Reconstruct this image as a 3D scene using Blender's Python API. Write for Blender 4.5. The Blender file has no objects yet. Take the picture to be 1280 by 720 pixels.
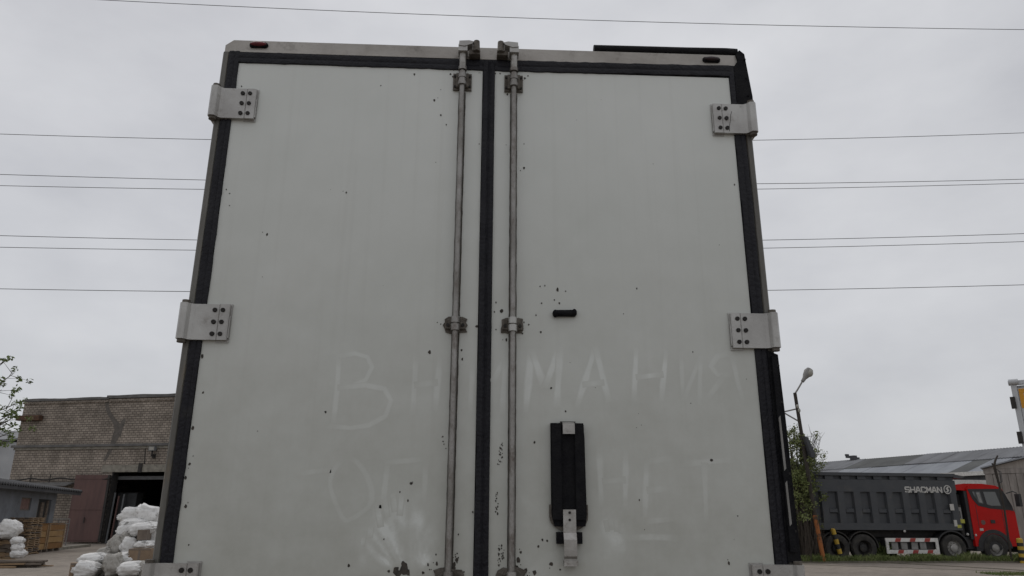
import bpy, bmesh, math, random
from mathutils import Vector, Matrix, noise

# ------------------------------------------------------------------ camera
rnd = random.Random(7)
scene = bpy.context.scene
COL = scene.collection
YAW, PITCH, ROLL, FPX = -0.0439, 0.3024, 0.0052, 928.0
CAM = Vector((-0.0153, -3.1685, 1.60))
cy, sy = math.cos(YAW), math.sin(YAW)
cp, sp = math.cos(PITCH), math.sin(PITCH)
cr, sr = math.cos(ROLL), math.sin(ROLL)
R0 = Vector((cy, sy, 0)); FH = Vector((-sy, cy, 0)); ZZ = Vector((0, 0, 1))
FWD = FH * cp + ZZ * sp
U0 = -FH * sp + ZZ * cp
RGT = R0 * cr + U0 * sr
UPV = U0 * cr - R0 * sr
cam_data = bpy.data.cameras.new("camera")
cam = bpy.data.objects.new("camera", cam_data)
COL.objects.link(cam)
cam_data.sensor_width = 36.0
cam_data.lens = FPX / 1280.0 * 36.0
cam_data.clip_start = 0.05
cam_data.clip_end = 3000
m4 = Matrix.Identity(4)
for i in range(3):
    m4[i][0] = RGT[i]; m4[i][1] = UPV[i]; m4[i][2] = -FWD[i]; m4[i][3] = CAM[i]
cam.matrix_world = m4
scene.camera = cam

# ------------------------------------------------------------------ world, sun, exposure
SUN_EL, SUN_AZ = math.radians(52), math.radians(-35)      # azimuth from +Y, clockwise
world = bpy.data.worlds.new("World")
scene.world = world
world.use_nodes = True
nt = world.node_tree
for n in list(nt.nodes):
    nt.nodes.remove(n)
out = nt.nodes.new("ShaderNodeOutputWorld")
bg = nt.nodes.new("ShaderNodeBackground")
bg.inputs["Strength"].default_value = 0.1
sky = nt.nodes.new("ShaderNodeTexSky")
sky.sky_type = 'NISHITA'
sky.sun_disc = False
sky.sun_elevation = SUN_EL
sky.sun_rotation = SUN_AZ
tc = nt.nodes.new("ShaderNodeTexCoord")
mp = nt.nodes.new("ShaderNodeMapping")
mp.inputs["Scale"].default_value = (1.0, 1.0, 2.0)
mp.inputs["Location"].default_value = (0.35, 0.1, 0.2)
nz = nt.nodes.new("ShaderNodeTexNoise")
nz.inputs["Scale"].default_value = 2.6
nz.inputs["Detail"].default_value = 7
nz.inputs["Roughness"].default_value = 0.52
ramp = nt.nodes.new("ShaderNodeValToRGB")
ramp.color_ramp.elements[0].position = 0.30
ramp.color_ramp.elements[0].color = (4.9, 4.96, 5.22, 1)
ramp.color_ramp.elements[1].position = 0.72
ramp.color_ramp.elements[1].color = (6.95, 6.98, 7.15, 1)
sep = nt.nodes.new("ShaderNodeSeparateXYZ")
elev = nt.nodes.new("ShaderNodeMapRange")
elev.inputs["From Min"].default_value = 0.0
elev.inputs["From Max"].default_value = 0.9
elev.inputs["To Min"].default_value = 0.93
elev.inputs["To Max"].default_value = 1.16
scl = nt.nodes.new("ShaderNodeVectorMath"); scl.operation = 'SCALE'
mixc = nt.nodes.new("ShaderNodeMix"); mixc.data_type = 'RGBA'
mixc.inputs[0].default_value = 0.93
L = nt.links.new
L(tc.outputs["Generated"], mp.inputs["Vector"])
L(mp.outputs["Vector"], nz.inputs["Vector"])
L(nz.outputs["Fac"], ramp.inputs["Fac"])
L(tc.outputs["Generated"], sep.inputs[0])
L(sep.outputs["Z"], elev.inputs["Value"])
L(ramp.outputs["Color"], scl.inputs[0])
L(elev.outputs["Result"], scl.inputs["Scale"])
L(sky.outputs["Color"], mixc.inputs[6])
L(scl.outputs["Vector"], mixc.inputs[7])
L(mixc.outputs[2], bg.inputs["Color"])
L(bg.outputs["Background"], out.inputs["Surface"])

sun_d = bpy.data.lights.new("sun", 'SUN')
sun_d.energy = 0.6
sun_d.angle = math.radians(25)
sun_d.color = (1.0, 0.96, 0.90)
sun = bpy.data.objects.new("sun", sun_d)
COL.objects.link(sun)
sdir = Vector((math.sin(SUN_AZ) * math.cos(SUN_EL), math.cos(SUN_AZ) * math.cos(SUN_EL), math.sin(SUN_EL)))
sun.rotation_euler = sdir.to_track_quat('Z', 'Y').to_euler()
sun.location = (0, 0, 40)

scene.view_settings.view_transform = 'Standard'
scene.view_settings.look = 'None'
scene.view_settings.exposure = 0.0
scene.view_settings.gamma = 1.0
scene.view_settings.use_curve_mapping = False
scene.cycles.max_bounces = 6

# ------------------------------------------------------------------ measuring helpers
def ray(u, v):
    return FWD * FPX + RGT * (u - 640) - UPV * (v - 360)

def at(u, v, Y):
    d = ray(u, v)
    return CAM + d * ((Y - CAM.y) / d.y)

def ground(u, v, h=0.0):
    d = ray(u, v)
    return CAM + d * ((h - CAM.z) / d.z)

def D(u, v, y=0.0):
    p = at(u, v, y)
    return p.x, p.z

class Plane:
    """a vertical plane through P0 along direction t: (u,v) -> (s, z)"""
    def __init__(self, P0, t):
        self.P = Vector((P0[0], P0[1], 0)); self.t = Vector((t[0], t[1], 0)).normalized()
        self.n = Vector((-self.t.y, self.t.x, 0))
    def __call__(self, u, v, off=0.0):
        d = ray(u, v)
        k = ((self.P + self.n * off - CAM).dot(self.n)) / d.dot(self.n)
        p = CAM + d * k
        return (p - self.P).dot(self.t), p.z
    def rot(self):
        return math.atan2(self.t.y, self.t.x)

# ------------------------------------------------------------------ materials
def M(name, col, col2=None, scale=4.0, rough=0.7, metal=0.0, bump=0.0, bscale=40.0,
      stretch=(1, 1, 1), lo=0.35, hi=0.65, dirt=None, spec=0.4, detail=6):
    m = bpy.data.materials.new(name)
    m.use_nodes = True
    t = m.node_tree
    b = t.nodes["Principled BSDF"]
    b.inputs["Roughness"].default_value = rough
    b.inputs["Metallic"].default_value = metal
    b.inputs["Specular IOR Level"].default_value = spec
    tcn = t.nodes.new("ShaderNodeTexCoord")
    mpn = t.nodes.new("ShaderNodeMapping")
    mpn.inputs["Scale"].default_value = stretch
    t.links.new(tcn.outputs["Object"], mpn.inputs["Vector"])
    if col2 is None:
        col2 = tuple(c * 0.8 for c in col)
    n1 = t.nodes.new("ShaderNodeTexNoise")
    n1.inputs["Scale"].default_value = scale
    n1.inputs["Detail"].default_value = detail
    n1.inputs["Roughness"].default_value = 0.62
    t.links.new(mpn.outputs["Vector"], n1.inputs["Vector"])
    r = t.nodes.new("ShaderNodeValToRGB")
    r.color_ramp.elements[0].position = lo
    r.color_ramp.elements[0].color = (*col, 1)
    r.color_ramp.elements[1].position = hi
    r.color_ramp.elements[1].color = (*col2, 1)
    t.links.new(n1.outputs["Fac"], r.inputs["Fac"])
    last = r.outputs["Color"]
    if dirt:
        dc, ds, d0, d1 = dirt
        n2 = t.nodes.new("ShaderNodeTexNoise")
        n2.inputs["Scale"].default_value = ds
        n2.inputs["Detail"].default_value = 8
        n2.inputs["Roughness"].default_value = 0.7
        t.links.new(mpn.outputs["Vector"], n2.inputs["Vector"])
        mr = t.nodes.new("ShaderNodeMapRange")
        mr.inputs["From Min"].default_value = d0
        mr.inputs["From Max"].default_value = d1
        t.links.new(n2.outputs["Fac"], mr.inputs["Value"])
        mx = t.nodes.new("ShaderNodeMix"); mx.data_type = 'RGBA'
        t.links.new(mr.outputs["Result"], mx.inputs[0])
        t.links.new(last, mx.inputs[6])
        mx.inputs[7].default_value = (*dc, 1)
        last = mx.outputs[2]
    t.links.new(last, b.inputs["Base Color"])
    if bump:
        n3 = t.nodes.new("ShaderNodeTexNoise")
        n3.inputs["Scale"].default_value = bscale
        n3.inputs["Detail"].default_value = 6
        t.links.new(mpn.outputs["Vector"], n3.inputs["Vector"])
        bp = t.nodes.new("ShaderNodeBump")
        bp.inputs["Strength"].default_value = bump
        bp.inputs["Distance"].default_value = 0.02
        t.links.new(n3.outputs["Fac"], bp.inputs["Height"])
        t.links.new(bp.outputs["Normal"], b.inputs["Normal"])
    return m

def brick_material(name):
    m = bpy.data.materials.new(name); m.use_nodes = True
    t = m.node_tree; b = t.nodes["Principled BSDF"]
    b.inputs["Roughness"].default_value = 0.9
    b.inputs["Specular IOR Level"].default_value = 0.2
    tcn = t.nodes.new("ShaderNodeTexCoord")
    sx = t.nodes.new("ShaderNodeSeparateXYZ")
    add = t.nodes.new("ShaderNodeMath"); add.operation = 'ADD'
    cb = t.nodes.new("ShaderNodeCombineXYZ")
    t.links.new(tcn.outputs["Object"], sx.inputs[0])
    t.links.new(sx.outputs["X"], add.inputs[0]); t.links.new(sx.outputs["Y"], add.inputs[1])
    t.links.new(add.outputs[0], cb.inputs["X"]); t.links.new(sx.outputs["Z"], cb.inputs["Y"])
    br = t.nodes.new("ShaderNodeTexBrick")
    br.inputs["Scale"].default_value = 1.0
    br.inputs["Brick Width"].default_value = 0.32
    br.inputs["Row Height"].default_value = 0.155
    br.inputs["Mortar Size"].default_value = 0.017
    br.inputs["Mortar Smooth"].default_value = 0.2
    br.inputs["Color1"].default_value = (0.37, 0.32, 0.27, 1)
    br.inputs["Color2"].default_value = (0.265, 0.228, 0.19, 1)
    br.inputs["Mortar"].default_value = (0.10, 0.085, 0.072, 1)
    t.links.new(cb.outputs[0], br.inputs["Vector"])
    n = t.nodes.new("ShaderNodeTexNoise"); n.inputs["Scale"].default_value = 0.55; n.inputs["Detail"].default_value = 9
    n.inputs["Roughness"].default_value = 0.7
    t.links.new(tcn.outputs["Object"], n.inputs["Vector"])
    mr = t.nodes.new("ShaderNodeMapRange")
    mr.inputs["From Min"].default_value = 0.3; mr.inputs["From Max"].default_value = 0.7
    mr.inputs["To Min"].default_value = 0.5; mr.inputs["To Max"].default_value = 1.35
    t.links.new(n.outputs["Fac"], mr.inputs["Value"])
    sc = t.nodes.new("ShaderNodeVectorMath"); sc.operation = 'SCALE'
    t.links.new(br.outputs["Color"], sc.inputs[0]); t.links.new(mr.outputs["Result"], sc.inputs["Scale"])
    t.links.new(sc.outputs["Vector"], b.inputs["Base Color"])
    bp = t.nodes.new("ShaderNodeBump"); bp.inputs["Strength"].default_value = 0.6; bp.invert = True
    bp.inputs["Distance"].default_value = 0.02
    t.links.new(br.outputs["Fac"], bp.inputs["Height"]); t.links.new(bp.outputs["Normal"], b.inputs["Normal"])
    return m

def door_material(name, wiped=0.0, wscale=9.0):
    """white sandwich panel: faint waviness, road dust and painted shade that deepen downward, thin grime runs"""
    m = bpy.data.materials.new(name); m.use_nodes = True
    t = m.node_tree; b = t.nodes["Principled BSDF"]
    b.inputs["Roughness"].default_value = 0.36
    b.inputs["Specular IOR Level"].default_value = 0.4
    tcn = t.nodes.new("ShaderNodeTexCoord")
    sx = t.nodes.new("ShaderNodeSeparateXYZ")
    t.links.new(tcn.outputs["Object"], sx.inputs[0])
    n = t.nodes.new("ShaderNodeTexNoise"); n.inputs["Scale"].default_value = 1.6; n.inputs["Detail"].default_value = 9
    n.inputs["Roughness"].default_value = 0.6
    t.links.new(tcn.outputs["Object"], n.inputs["Vector"])
    r = t.nodes.new("ShaderNodeValToRGB")
    r.color_ramp.elements[0].position = 0.3; r.color_ramp.elements[0].color = (0.595, 0.62, 0.59, 1)
    r.color_ramp.elements[1].position = 0.7; r.color_ramp.elements[1].color = (0.665, 0.685, 0.66, 1)
    t.links.new(n.outputs["Fac"], r.inputs["Fac"])
    # dust layer whose downward ramp also paints in the weaker light low down
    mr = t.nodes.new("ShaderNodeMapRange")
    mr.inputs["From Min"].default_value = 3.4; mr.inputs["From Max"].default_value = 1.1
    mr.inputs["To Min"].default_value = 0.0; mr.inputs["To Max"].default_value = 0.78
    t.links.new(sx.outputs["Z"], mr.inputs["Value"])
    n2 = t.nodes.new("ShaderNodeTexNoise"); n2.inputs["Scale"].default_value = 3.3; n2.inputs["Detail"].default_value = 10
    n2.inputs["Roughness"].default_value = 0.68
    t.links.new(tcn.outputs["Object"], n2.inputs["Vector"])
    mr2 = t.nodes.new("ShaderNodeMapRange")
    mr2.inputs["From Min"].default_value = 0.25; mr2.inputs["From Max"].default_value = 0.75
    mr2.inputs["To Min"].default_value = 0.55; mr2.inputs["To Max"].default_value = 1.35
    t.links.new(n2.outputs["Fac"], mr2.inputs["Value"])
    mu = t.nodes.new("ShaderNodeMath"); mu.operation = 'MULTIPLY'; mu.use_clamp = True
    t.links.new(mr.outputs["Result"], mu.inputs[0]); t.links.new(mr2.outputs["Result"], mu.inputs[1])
    film_shade = mu.outputs[0]
    if wiped:
        vc = t.nodes.new("ShaderNodeVertexColor"); vc.layer_name = "wipe"
        nw = t.nodes.new("ShaderNodeTexNoise"); nw.inputs["Scale"].default_value = wscale; nw.inputs["Detail"].default_value = 8
        nw.inputs["Roughness"].default_value = 0.7
        t.links.new(tcn.outputs["Object"], nw.inputs["Vector"])
        mw = t.nodes.new("ShaderNodeMapRange")
        mw.inputs["From Min"].default_value = 0.30; mw.inputs["From Max"].default_value = 0.62
        mw.inputs["To Min"].default_value = 0.2; mw.inputs["To Max"].default_value = wiped
        t.links.new(nw.outputs["Fac"], mw.inputs["Value"])
        m1 = t.nodes.new("ShaderNodeMath"); m1.operation = 'MULTIPLY'
        t.links.new(vc.outputs["Color"], m1.inputs[0]); t.links.new(mw.outputs["Result"], m1.inputs[1])
        m2 = t.nodes.new("ShaderNodeMath"); m2.operation = 'SUBTRACT'; m2.use_clamp = True
        t.links.new(film_shade, m2.inputs[0]); t.links.new(m1.outputs[0], m2.inputs[1])
        film_shade = m2.outputs[0]
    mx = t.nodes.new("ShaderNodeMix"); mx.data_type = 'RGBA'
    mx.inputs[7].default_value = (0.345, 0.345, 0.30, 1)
    t.links.new(film_shade, mx.inputs[0]); t.links.new(r.outputs["Color"], mx.inputs[6])
    # vertical rain runs
    mp2 = t.nodes.new("ShaderNodeMapping"); mp2.inputs["Scale"].default_value = (26, 1, 0.55)
    t.links.new(tcn.outputs["Object"], mp2.inputs["Vector"])
    n3 = t.nodes.new("ShaderNodeTexNoise"); n3.inputs["Scale"].default_value = 1.0; n3.inputs["Detail"].default_value = 5
    t.links.new(mp2.outputs["Vector"], n3.inputs["Vector"])
    mr3 = t.nodes.new("ShaderNodeMapRange")
    mr3.inputs["From Min"].default_value = 0.55; mr3.inputs["From Max"].default_value = 0.85
    mr3.inputs["To Min"].default_value = 0.0; mr3.inputs["To Max"].default_value = 0.13
    t.links.new(n3.outputs["Fac"], mr3.inputs["Value"])
    mx2 = t.nodes.new("ShaderNodeMix"); mx2.data_type = 'RGBA'
    mx2.inputs[7].default_value = (0.33, 0.32, 0.285, 1)
    t.links.new(mr3.outputs["Result"], mx2.inputs[0]); t.links.new(mx.outputs[2], mx2.inputs[6])
    t.links.new(mx2.outputs[2], b.inputs["Base Color"])
    bp = t.nodes.new("ShaderNodeBump"); bp.inputs["Strength"].default_value = 0.06; bp.inputs["Distance"].default_value = 0.02
    t.links.new(n.outputs["Fac"], bp.inputs["Height"]); t.links.new(bp.outputs["Normal"], b.inputs["Normal"])
    return m

def glass_material(name, col, rough=0.08):
    m = bpy.data.materials.new(name); m.use_nodes = True
    b = m.node_tree.nodes["Principled BSDF"]
    b.inputs["Base Color"].default_value = (*col, 1)
    b.inputs["Roughness"].default_value = rough
    b.inputs["Specular IOR Level"].default_value = 0.7
    return m

MAT = {
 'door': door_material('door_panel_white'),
 'alu': M('weathered_aluminium', (0.44, 0.42, 0.39), (0.31, 0.29, 0.265), 3.0, 0.55, 0.35, 0.15, 60, stretch=(1, 1, 1), dirt=((0.12, 0.108, 0.095), 9, 0.56, 0.8)),
 'post': M('post_grimy_metal', (0.17, 0.165, 0.15), (0.10, 0.095, 0.085), 3.0, 0.6, 0.3, 0.15, 60, stretch=(3, 3, .6), dirt=((0.20, 0.16, 0.11), 5, 0.55, 0.75)),
 'seal': M('black_rubber_seal', (0.0065, 0.0065, 0.010), (0.014, 0.014, 0.018), 9, 0.5, 0, 0.35, 70, spec=0.24, dirt=((0.035, 0.033, 0.03), 7, 0.58, 0.85)),
 'rubber': M('black_rubber', (0.005, 0.005, 0.007), (0.012, 0.012, 0.013), 20, 0.7, 0, 0.3, 120, spec=0.14),
 'hinge': M('hinge_aluminium', (0.44, 0.435, 0.415), (0.33, 0.32, 0.305), 6, 0.36, 0.5, 0.1, 150, stretch=(1, 1, 1), dirt=((0.16, 0.14, 0.12), 16, 0.58, 0.8)),
 'bolt': M('dark_bolt', (0.015, 0.014, 0.013), (0.03, 0.027, 0.024), 60, 0.6, 0.4),
 'bar': M('galvanised_bar', (0.32, 0.31, 0.295), (0.21, 0.20, 0.185), 9, 0.42, 0.7, 0.2, 160, stretch=(1, 1, .5), dirt=((0.10, 0.075, 0.06), 20, 0.5, 0.75)),
 'bracket': M('rusty_bracket', (0.17, 0.155, 0.135), (0.085, 0.073, 0.06), 30, 0.65, 0.4, 0.4, 150),
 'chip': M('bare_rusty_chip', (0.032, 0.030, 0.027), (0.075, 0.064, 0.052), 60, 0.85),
 'reds': M('red_marker_lens', (0.16, 0.018, 0.025), (0.09, 0.014, 0.02), 30, 0.35),
 'darkred': M('dark_marker_lens', (0.018, 0.012, 0.016), (0.035, 0.015, 0.018), 30, 0.35),
 'clip': M('steel_clip', (0.42, 0.41, 0.39), (0.30, 0.29, 0.27), 20, 0.4, 0.5, 0.1, 150, dirt=((0.14, 0.12, 0.1), 40, 0.55, 0.75)),
 'boxwhite': M('box_side_white', (0.62, 0.63, 0.62), (0.52, 0.53, 0.52), 1.5, 0.5, 0, 0, dirt=((0.3, 0.28, 0.24), 2, 0.5, 0.8)),
 'chassis': M('chassis_black', (0.02, 0.02, 0.021), (0.045, 0.04, 0.035), 6, 0.75),
 'tyre': M('tyre_rubber', (0.022, 0.021, 0.020), (0.05, 0.046, 0.040), 5, 0.85, 0, 0.3, 30),
 'rim': M('dusty_steel_rim', (0.36, 0.35, 0.33), (0.22, 0.21, 0.19), 6, 0.55, 0.3),
 'brick': brick_material('pale_silicate_brick'),
 'felt': M('roofing_felt', (0.10, 0.098, 0.094), (0.16, 0.155, 0.15), 2, 0.9, 0, 0.4, 12),
 'concrete': M('concrete', (0.30, 0.28, 0.235), (0.20, 0.185, 0.155), 2.5, 0.9, 0, 0.3, 25, dirt=((0.10, 0.09, 0.08), 3, 0.5, 0.75)),
 'mortar': M('grey_repair_mortar', (0.15, 0.135, 0.12), (0.10, 0.09, 0.08), 5, 0.95, 0, 0.3, 25),
 'rust': M('rusty_steel', (0.13, 0.07, 0.04), (0.07, 0.04, 0.028), 4, 0.85, 0.1, 0.2, 30),
 'gate': M('oxide_red_gate', (0.135, 0.075, 0.066), (0.095, 0.055, 0.05), 1.2, 0.6, 0, 0.1, 20, stretch=(2, 2, .4)),
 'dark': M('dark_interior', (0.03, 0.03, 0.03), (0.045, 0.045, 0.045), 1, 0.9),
 'greypanel': M('grey_sheet', (0.16, 0.165, 0.17), (0.11, 0.112, 0.115), 2, 0.7),
 'render': M('grey_render', (0.20, 0.215, 0.235), (0.145, 0.155, 0.17), 1.3, 0.9, 0, 0.3, 14, dirt=((0.09, 0.085, 0.08), 1.4, 0.55, 0.75)),
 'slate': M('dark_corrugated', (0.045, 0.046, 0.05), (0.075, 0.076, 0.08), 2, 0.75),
 'wood': M('pale_timber', (0.34, 0.24, 0.145), (0.22, 0.15, 0.09), 3, 0.85, 0, 0.2, 30, stretch=(1, 6, 6)),
 'woodgrey': M('grey_timber', (0.19, 0.155, 0.125), (0.115, 0.095, 0.078), 3, 0.9, 0, 0.2, 30, stretch=(1, 6, 6)),
 'ply': M('orange_plywood', (0.25, 0.135, 0.05), (0.19, 0.10, 0.04), 3, 0.75, 0, 0.1, 20),
 'plyl': M('yellow_plywood', (0.36, 0.23, 0.10), (0.28, 0.17, 0.075), 3, 0.75, 0, 0.1, 20),
 'curtain': M('reddish_curtain', (0.23, 0.15, 0.13), (0.16, 0.10, 0.09), 8, 0.9),
 'glassdark': glass_material('dark_glass', (0.02, 0.022, 0.025)),
 'sack': M('white_woven_sack', (0.78, 0.775, 0.76), (0.66, 0.65, 0.63), 5, 0.75, 0, 0.8, 14, dirt=((0.36, 0.33, 0.29), 4, 0.55, 0.8)),
 'sackgrey': M('dusty_woven_sack', (0.44, 0.425, 0.39), (0.31, 0.295, 0.27), 5, 0.8, 0, 0.5, 26, dirt=((0.22, 0.195, 0.165), 4, 0.5, 0.75)),
 'blue': M('blue_print', (0.13, 0.23, 0.36), (0.2, 0.28, 0.38), 9, 0.8),
 'card': M('brown_cardboard', (0.25, 0.18, 0.12), (0.19, 0.135, 0.09), 5, 0.9),
 'cardgrey': M('greyed_cardboard', (0.19, 0.155, 0.125), (0.14, 0.115, 0.095), 5, 0.9),
 'leaf': M('leaf_green', (0.085, 0.13, 0.03), (0.15, 0.19, 0.06), 9, 0.7, lo=.3, hi=.7),
 'leafdark': M('leaf_olive', (0.10, 0.13, 0.035), (0.19, 0.21, 0.08), 5, 0.75, lo=.3, hi=.7),
 'bark': M('bark', (0.085, 0.07, 0.055), (0.05, 0.042, 0.034), 12, 0.95, 0, 0.5, 30),
 'body': M('tipper_grey_paint', (0.046, 0.050, 0.056), (0.060, 0.063, 0.067), 2, 0.55, 0, 0.05, 20, dirt=((0.10, 0.092, 0.08), 1.6, 0.56, 0.85)),
 'red': M('cab_red_paint', (0.46, 0.010, 0.008), (0.40, 0.010, 0.008), 2, 0.4, 0, 0, dirt=((0.20, 0.05, 0.04), 3, 0.65, 0.9), spec=0.15),
 'plastic': M('black_plastic', (0.018, 0.018, 0.02), (0.03, 0.03, 0.03), 6, 0.55),
 'cabglass': glass_material('cab_glass', (0.085, 0.09, 0.09), 0.05),  # base lightened to paint in the sky reflected by the panes
 'letter': M('pale_lettering', (0.50, 0.49, 0.46), (0.40, 0.39, 0.37), 8, 0.7),
 'white': M('white_paint', (0.66, 0.65, 0.62), (0.52, 0.51, 0.48), 5, 0.6, dirt=((0.3, 0.27, 0.23), 6, 0.55, 0.8)),
 'stripe': M('red_stripe_paint', (0.36, 0.05, 0.035), (0.28, 0.05, 0.04), 8, 0.6),
 'plate': M('grey_tank_metal', (0.25, 0.245, 0.235), (0.17, 0.165, 0.155), 5, 0.6),
 'yellow': M('yellow_paint', (0.50, 0.33, 0.035), (0.40, 0.26, 0.04), 8, 0.65),
 'yellowgreen': M('yellow_green_tag', (0.42, 0.40, 0.06), (0.33, 0.32, 0.07), 8, 0.65),
 'blackpaint': M('black_paint', (0.018, 0.018, 0.018), (0.035, 0.033, 0.03), 8, 0.7),
 'polewood': M('tarred_timber_pole', (0.03, 0.026, 0.022), (0.055, 0.046, 0.038), 8, 0.9, 0, 0.3, 30, stretch=(4, 4, .5)),
 'orange': M('faded_orange_paint', (0.30, 0.105, 0.03), (0.05, 0.035, 0.026), 2.2, 0.8, lo=.50, hi=.60),
 'lampglass': M('lamp_cover', (0.36, 0.35, 0.31), (0.28, 0.27, 0.24), 8, 0.4),
 'sheetgrey': M('grey_roof_sheet', (0.20, 0.205, 0.215), (0.145, 0.148, 0.155), 0.9, 0.75, 0, 0.1, 6, stretch=(1, .3, 1)),
 'sheetdark': M('mossy_roof_sheet', (0.125, 0.128, 0.125), (0.085, 0.087, 0.085), 0.9, 0.85, 0, 0.1, 6, stretch=(1, .3, 1)),
 'sheetlight': M('bluish_roof_sheet', (0.27, 0.285, 0.305), (0.21, 0.22, 0.24), 0.9, 0.65, 0, 0.1, 6, stretch=(1, .3, 1)),
 'palewall': M('pale_wall', (0.42, 0.43, 0.44), (0.34, 0.35, 0.36), 0.6, 0.85),
 'board': M('weathered_board', (0.29, 0.262, 0.24), (0.20, 0.18, 0.162), 2, 0.85, 0, 0.2, 20, stretch=(4, 4, .5)),
 'boardlight': M('pale_weathered_board', (0.36, 0.325, 0.29), (0.27, 0.24, 0.215), 2, 0.85, 0, 0.2, 20, stretch=(4, 4, .5)),
 'farbox': M('trailer_white_grey', (0.50, 0.51, 0.52), (0.44, 0.45, 0.46), 1, 0.5),
 'amber': M('amber_stripe', (0.58, 0.27, 0.015), (0.50, 0.23, 0.02), 4, 0.5),
 'wire': M('line_wire', (0.05, 0.05, 0.055), (0.06, 0.06, 0.06), 1, 0.7),
 'grass': M('grass_blades', (0.10, 0.15, 0.035), (0.165, 0.18, 0.07), 1.5, 0.8, lo=.3, hi=.7),
 'soil': M('verge_soil', (0.12, 0.105, 0.08), (0.07, 0.065, 0.045), 3, 0.95, 0, 0.6, 12),
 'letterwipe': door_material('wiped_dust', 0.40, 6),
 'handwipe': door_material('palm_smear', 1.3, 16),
}

def ground_material():
    m = bpy.data.materials.new('yard_dirt_asphalt'); m.use_nodes = True
    t = m.node_tree; b = t.nodes["Principled BSDF"]
    b.inputs["Roughness"].default_value = 0.9; b.inputs["Specular IOR Level"].default_value = 0.25
    tcn = t.nodes.new("ShaderNodeTexCoord")
    def noi(s, d=8, r=.65):
        n = t.nodes.new("ShaderNodeTexNoise"); n.inputs["Scale"].default_value = s
        n.inputs["Detail"].default_value = d; n.inputs["Roughness"].default_value = r
        t.links.new(tcn.outputs["Object"], n.inputs["Vector"]); return n
    a = noi(0.22); c = noi(2.5); g = noi(22, 4)
    r = t.nodes.new("ShaderNodeValToRGB")
    r.color_ramp.elements[0].position = .35; r.color_ramp.elements[0].color = (0.31, 0.27, 0.228, 1)
    r.color_ramp.elements[1].position = .66; r.color_ramp.elements[1].color = (0.225, 0.195, 0.166, 1)
    t.links.new(a.outputs["Fac"], r.inputs["Fac"])
    mr = t.nodes.new("ShaderNodeMapRange"); mr.inputs["From Min"].default_value = .3; mr.inputs["From Max"].default_value = .7
    mr.inputs["To Min"].default_value = .72; mr.inputs["To Max"].default_value = 1.2
    t.links.new(c.outputs["Fac"], mr.inputs["Value"])
    sc = t.nodes.new("ShaderNodeVectorMath"); sc.operation = 'SCALE'
    t.links.new(r.outputs["Color"], sc.inputs[0]); t.links.new(mr.outputs["Result"], sc.inputs["Scale"])
    mr2 = t.nodes.new("ShaderNodeMapRange"); mr2.inputs["From Min"].default_value = .3; mr2.inputs["From Max"].default_value = .7
    mr2.inputs["To Min"].default_value = .8; mr2.inputs["To Max"].default_value = 1.15
    t.links.new(g.outputs["Fac"], mr2.inputs["Value"])
    sc2 = t.nodes.new("ShaderNodeVectorMath"); sc2.operation = 'SCALE'
    t.links.new(sc.outputs["Vector"], sc2.inputs[0]); t.links.new(mr2.outputs["Result"], sc2.inputs["Scale"])
    t.links.new(sc2.outputs["Vector"], b.inputs["Base Color"])
    bp = t.nodes.new("ShaderNodeBump"); bp.inputs["Strength"].default_value = .7; bp.inputs["Distance"].default_value = .06
    t.links.new(c.outputs["Fac"], bp.inputs["Height"]); t.links.new(bp.outputs["Normal"], b.inputs["Normal"])
    return m
MAT['ground'] = ground_material()

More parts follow.
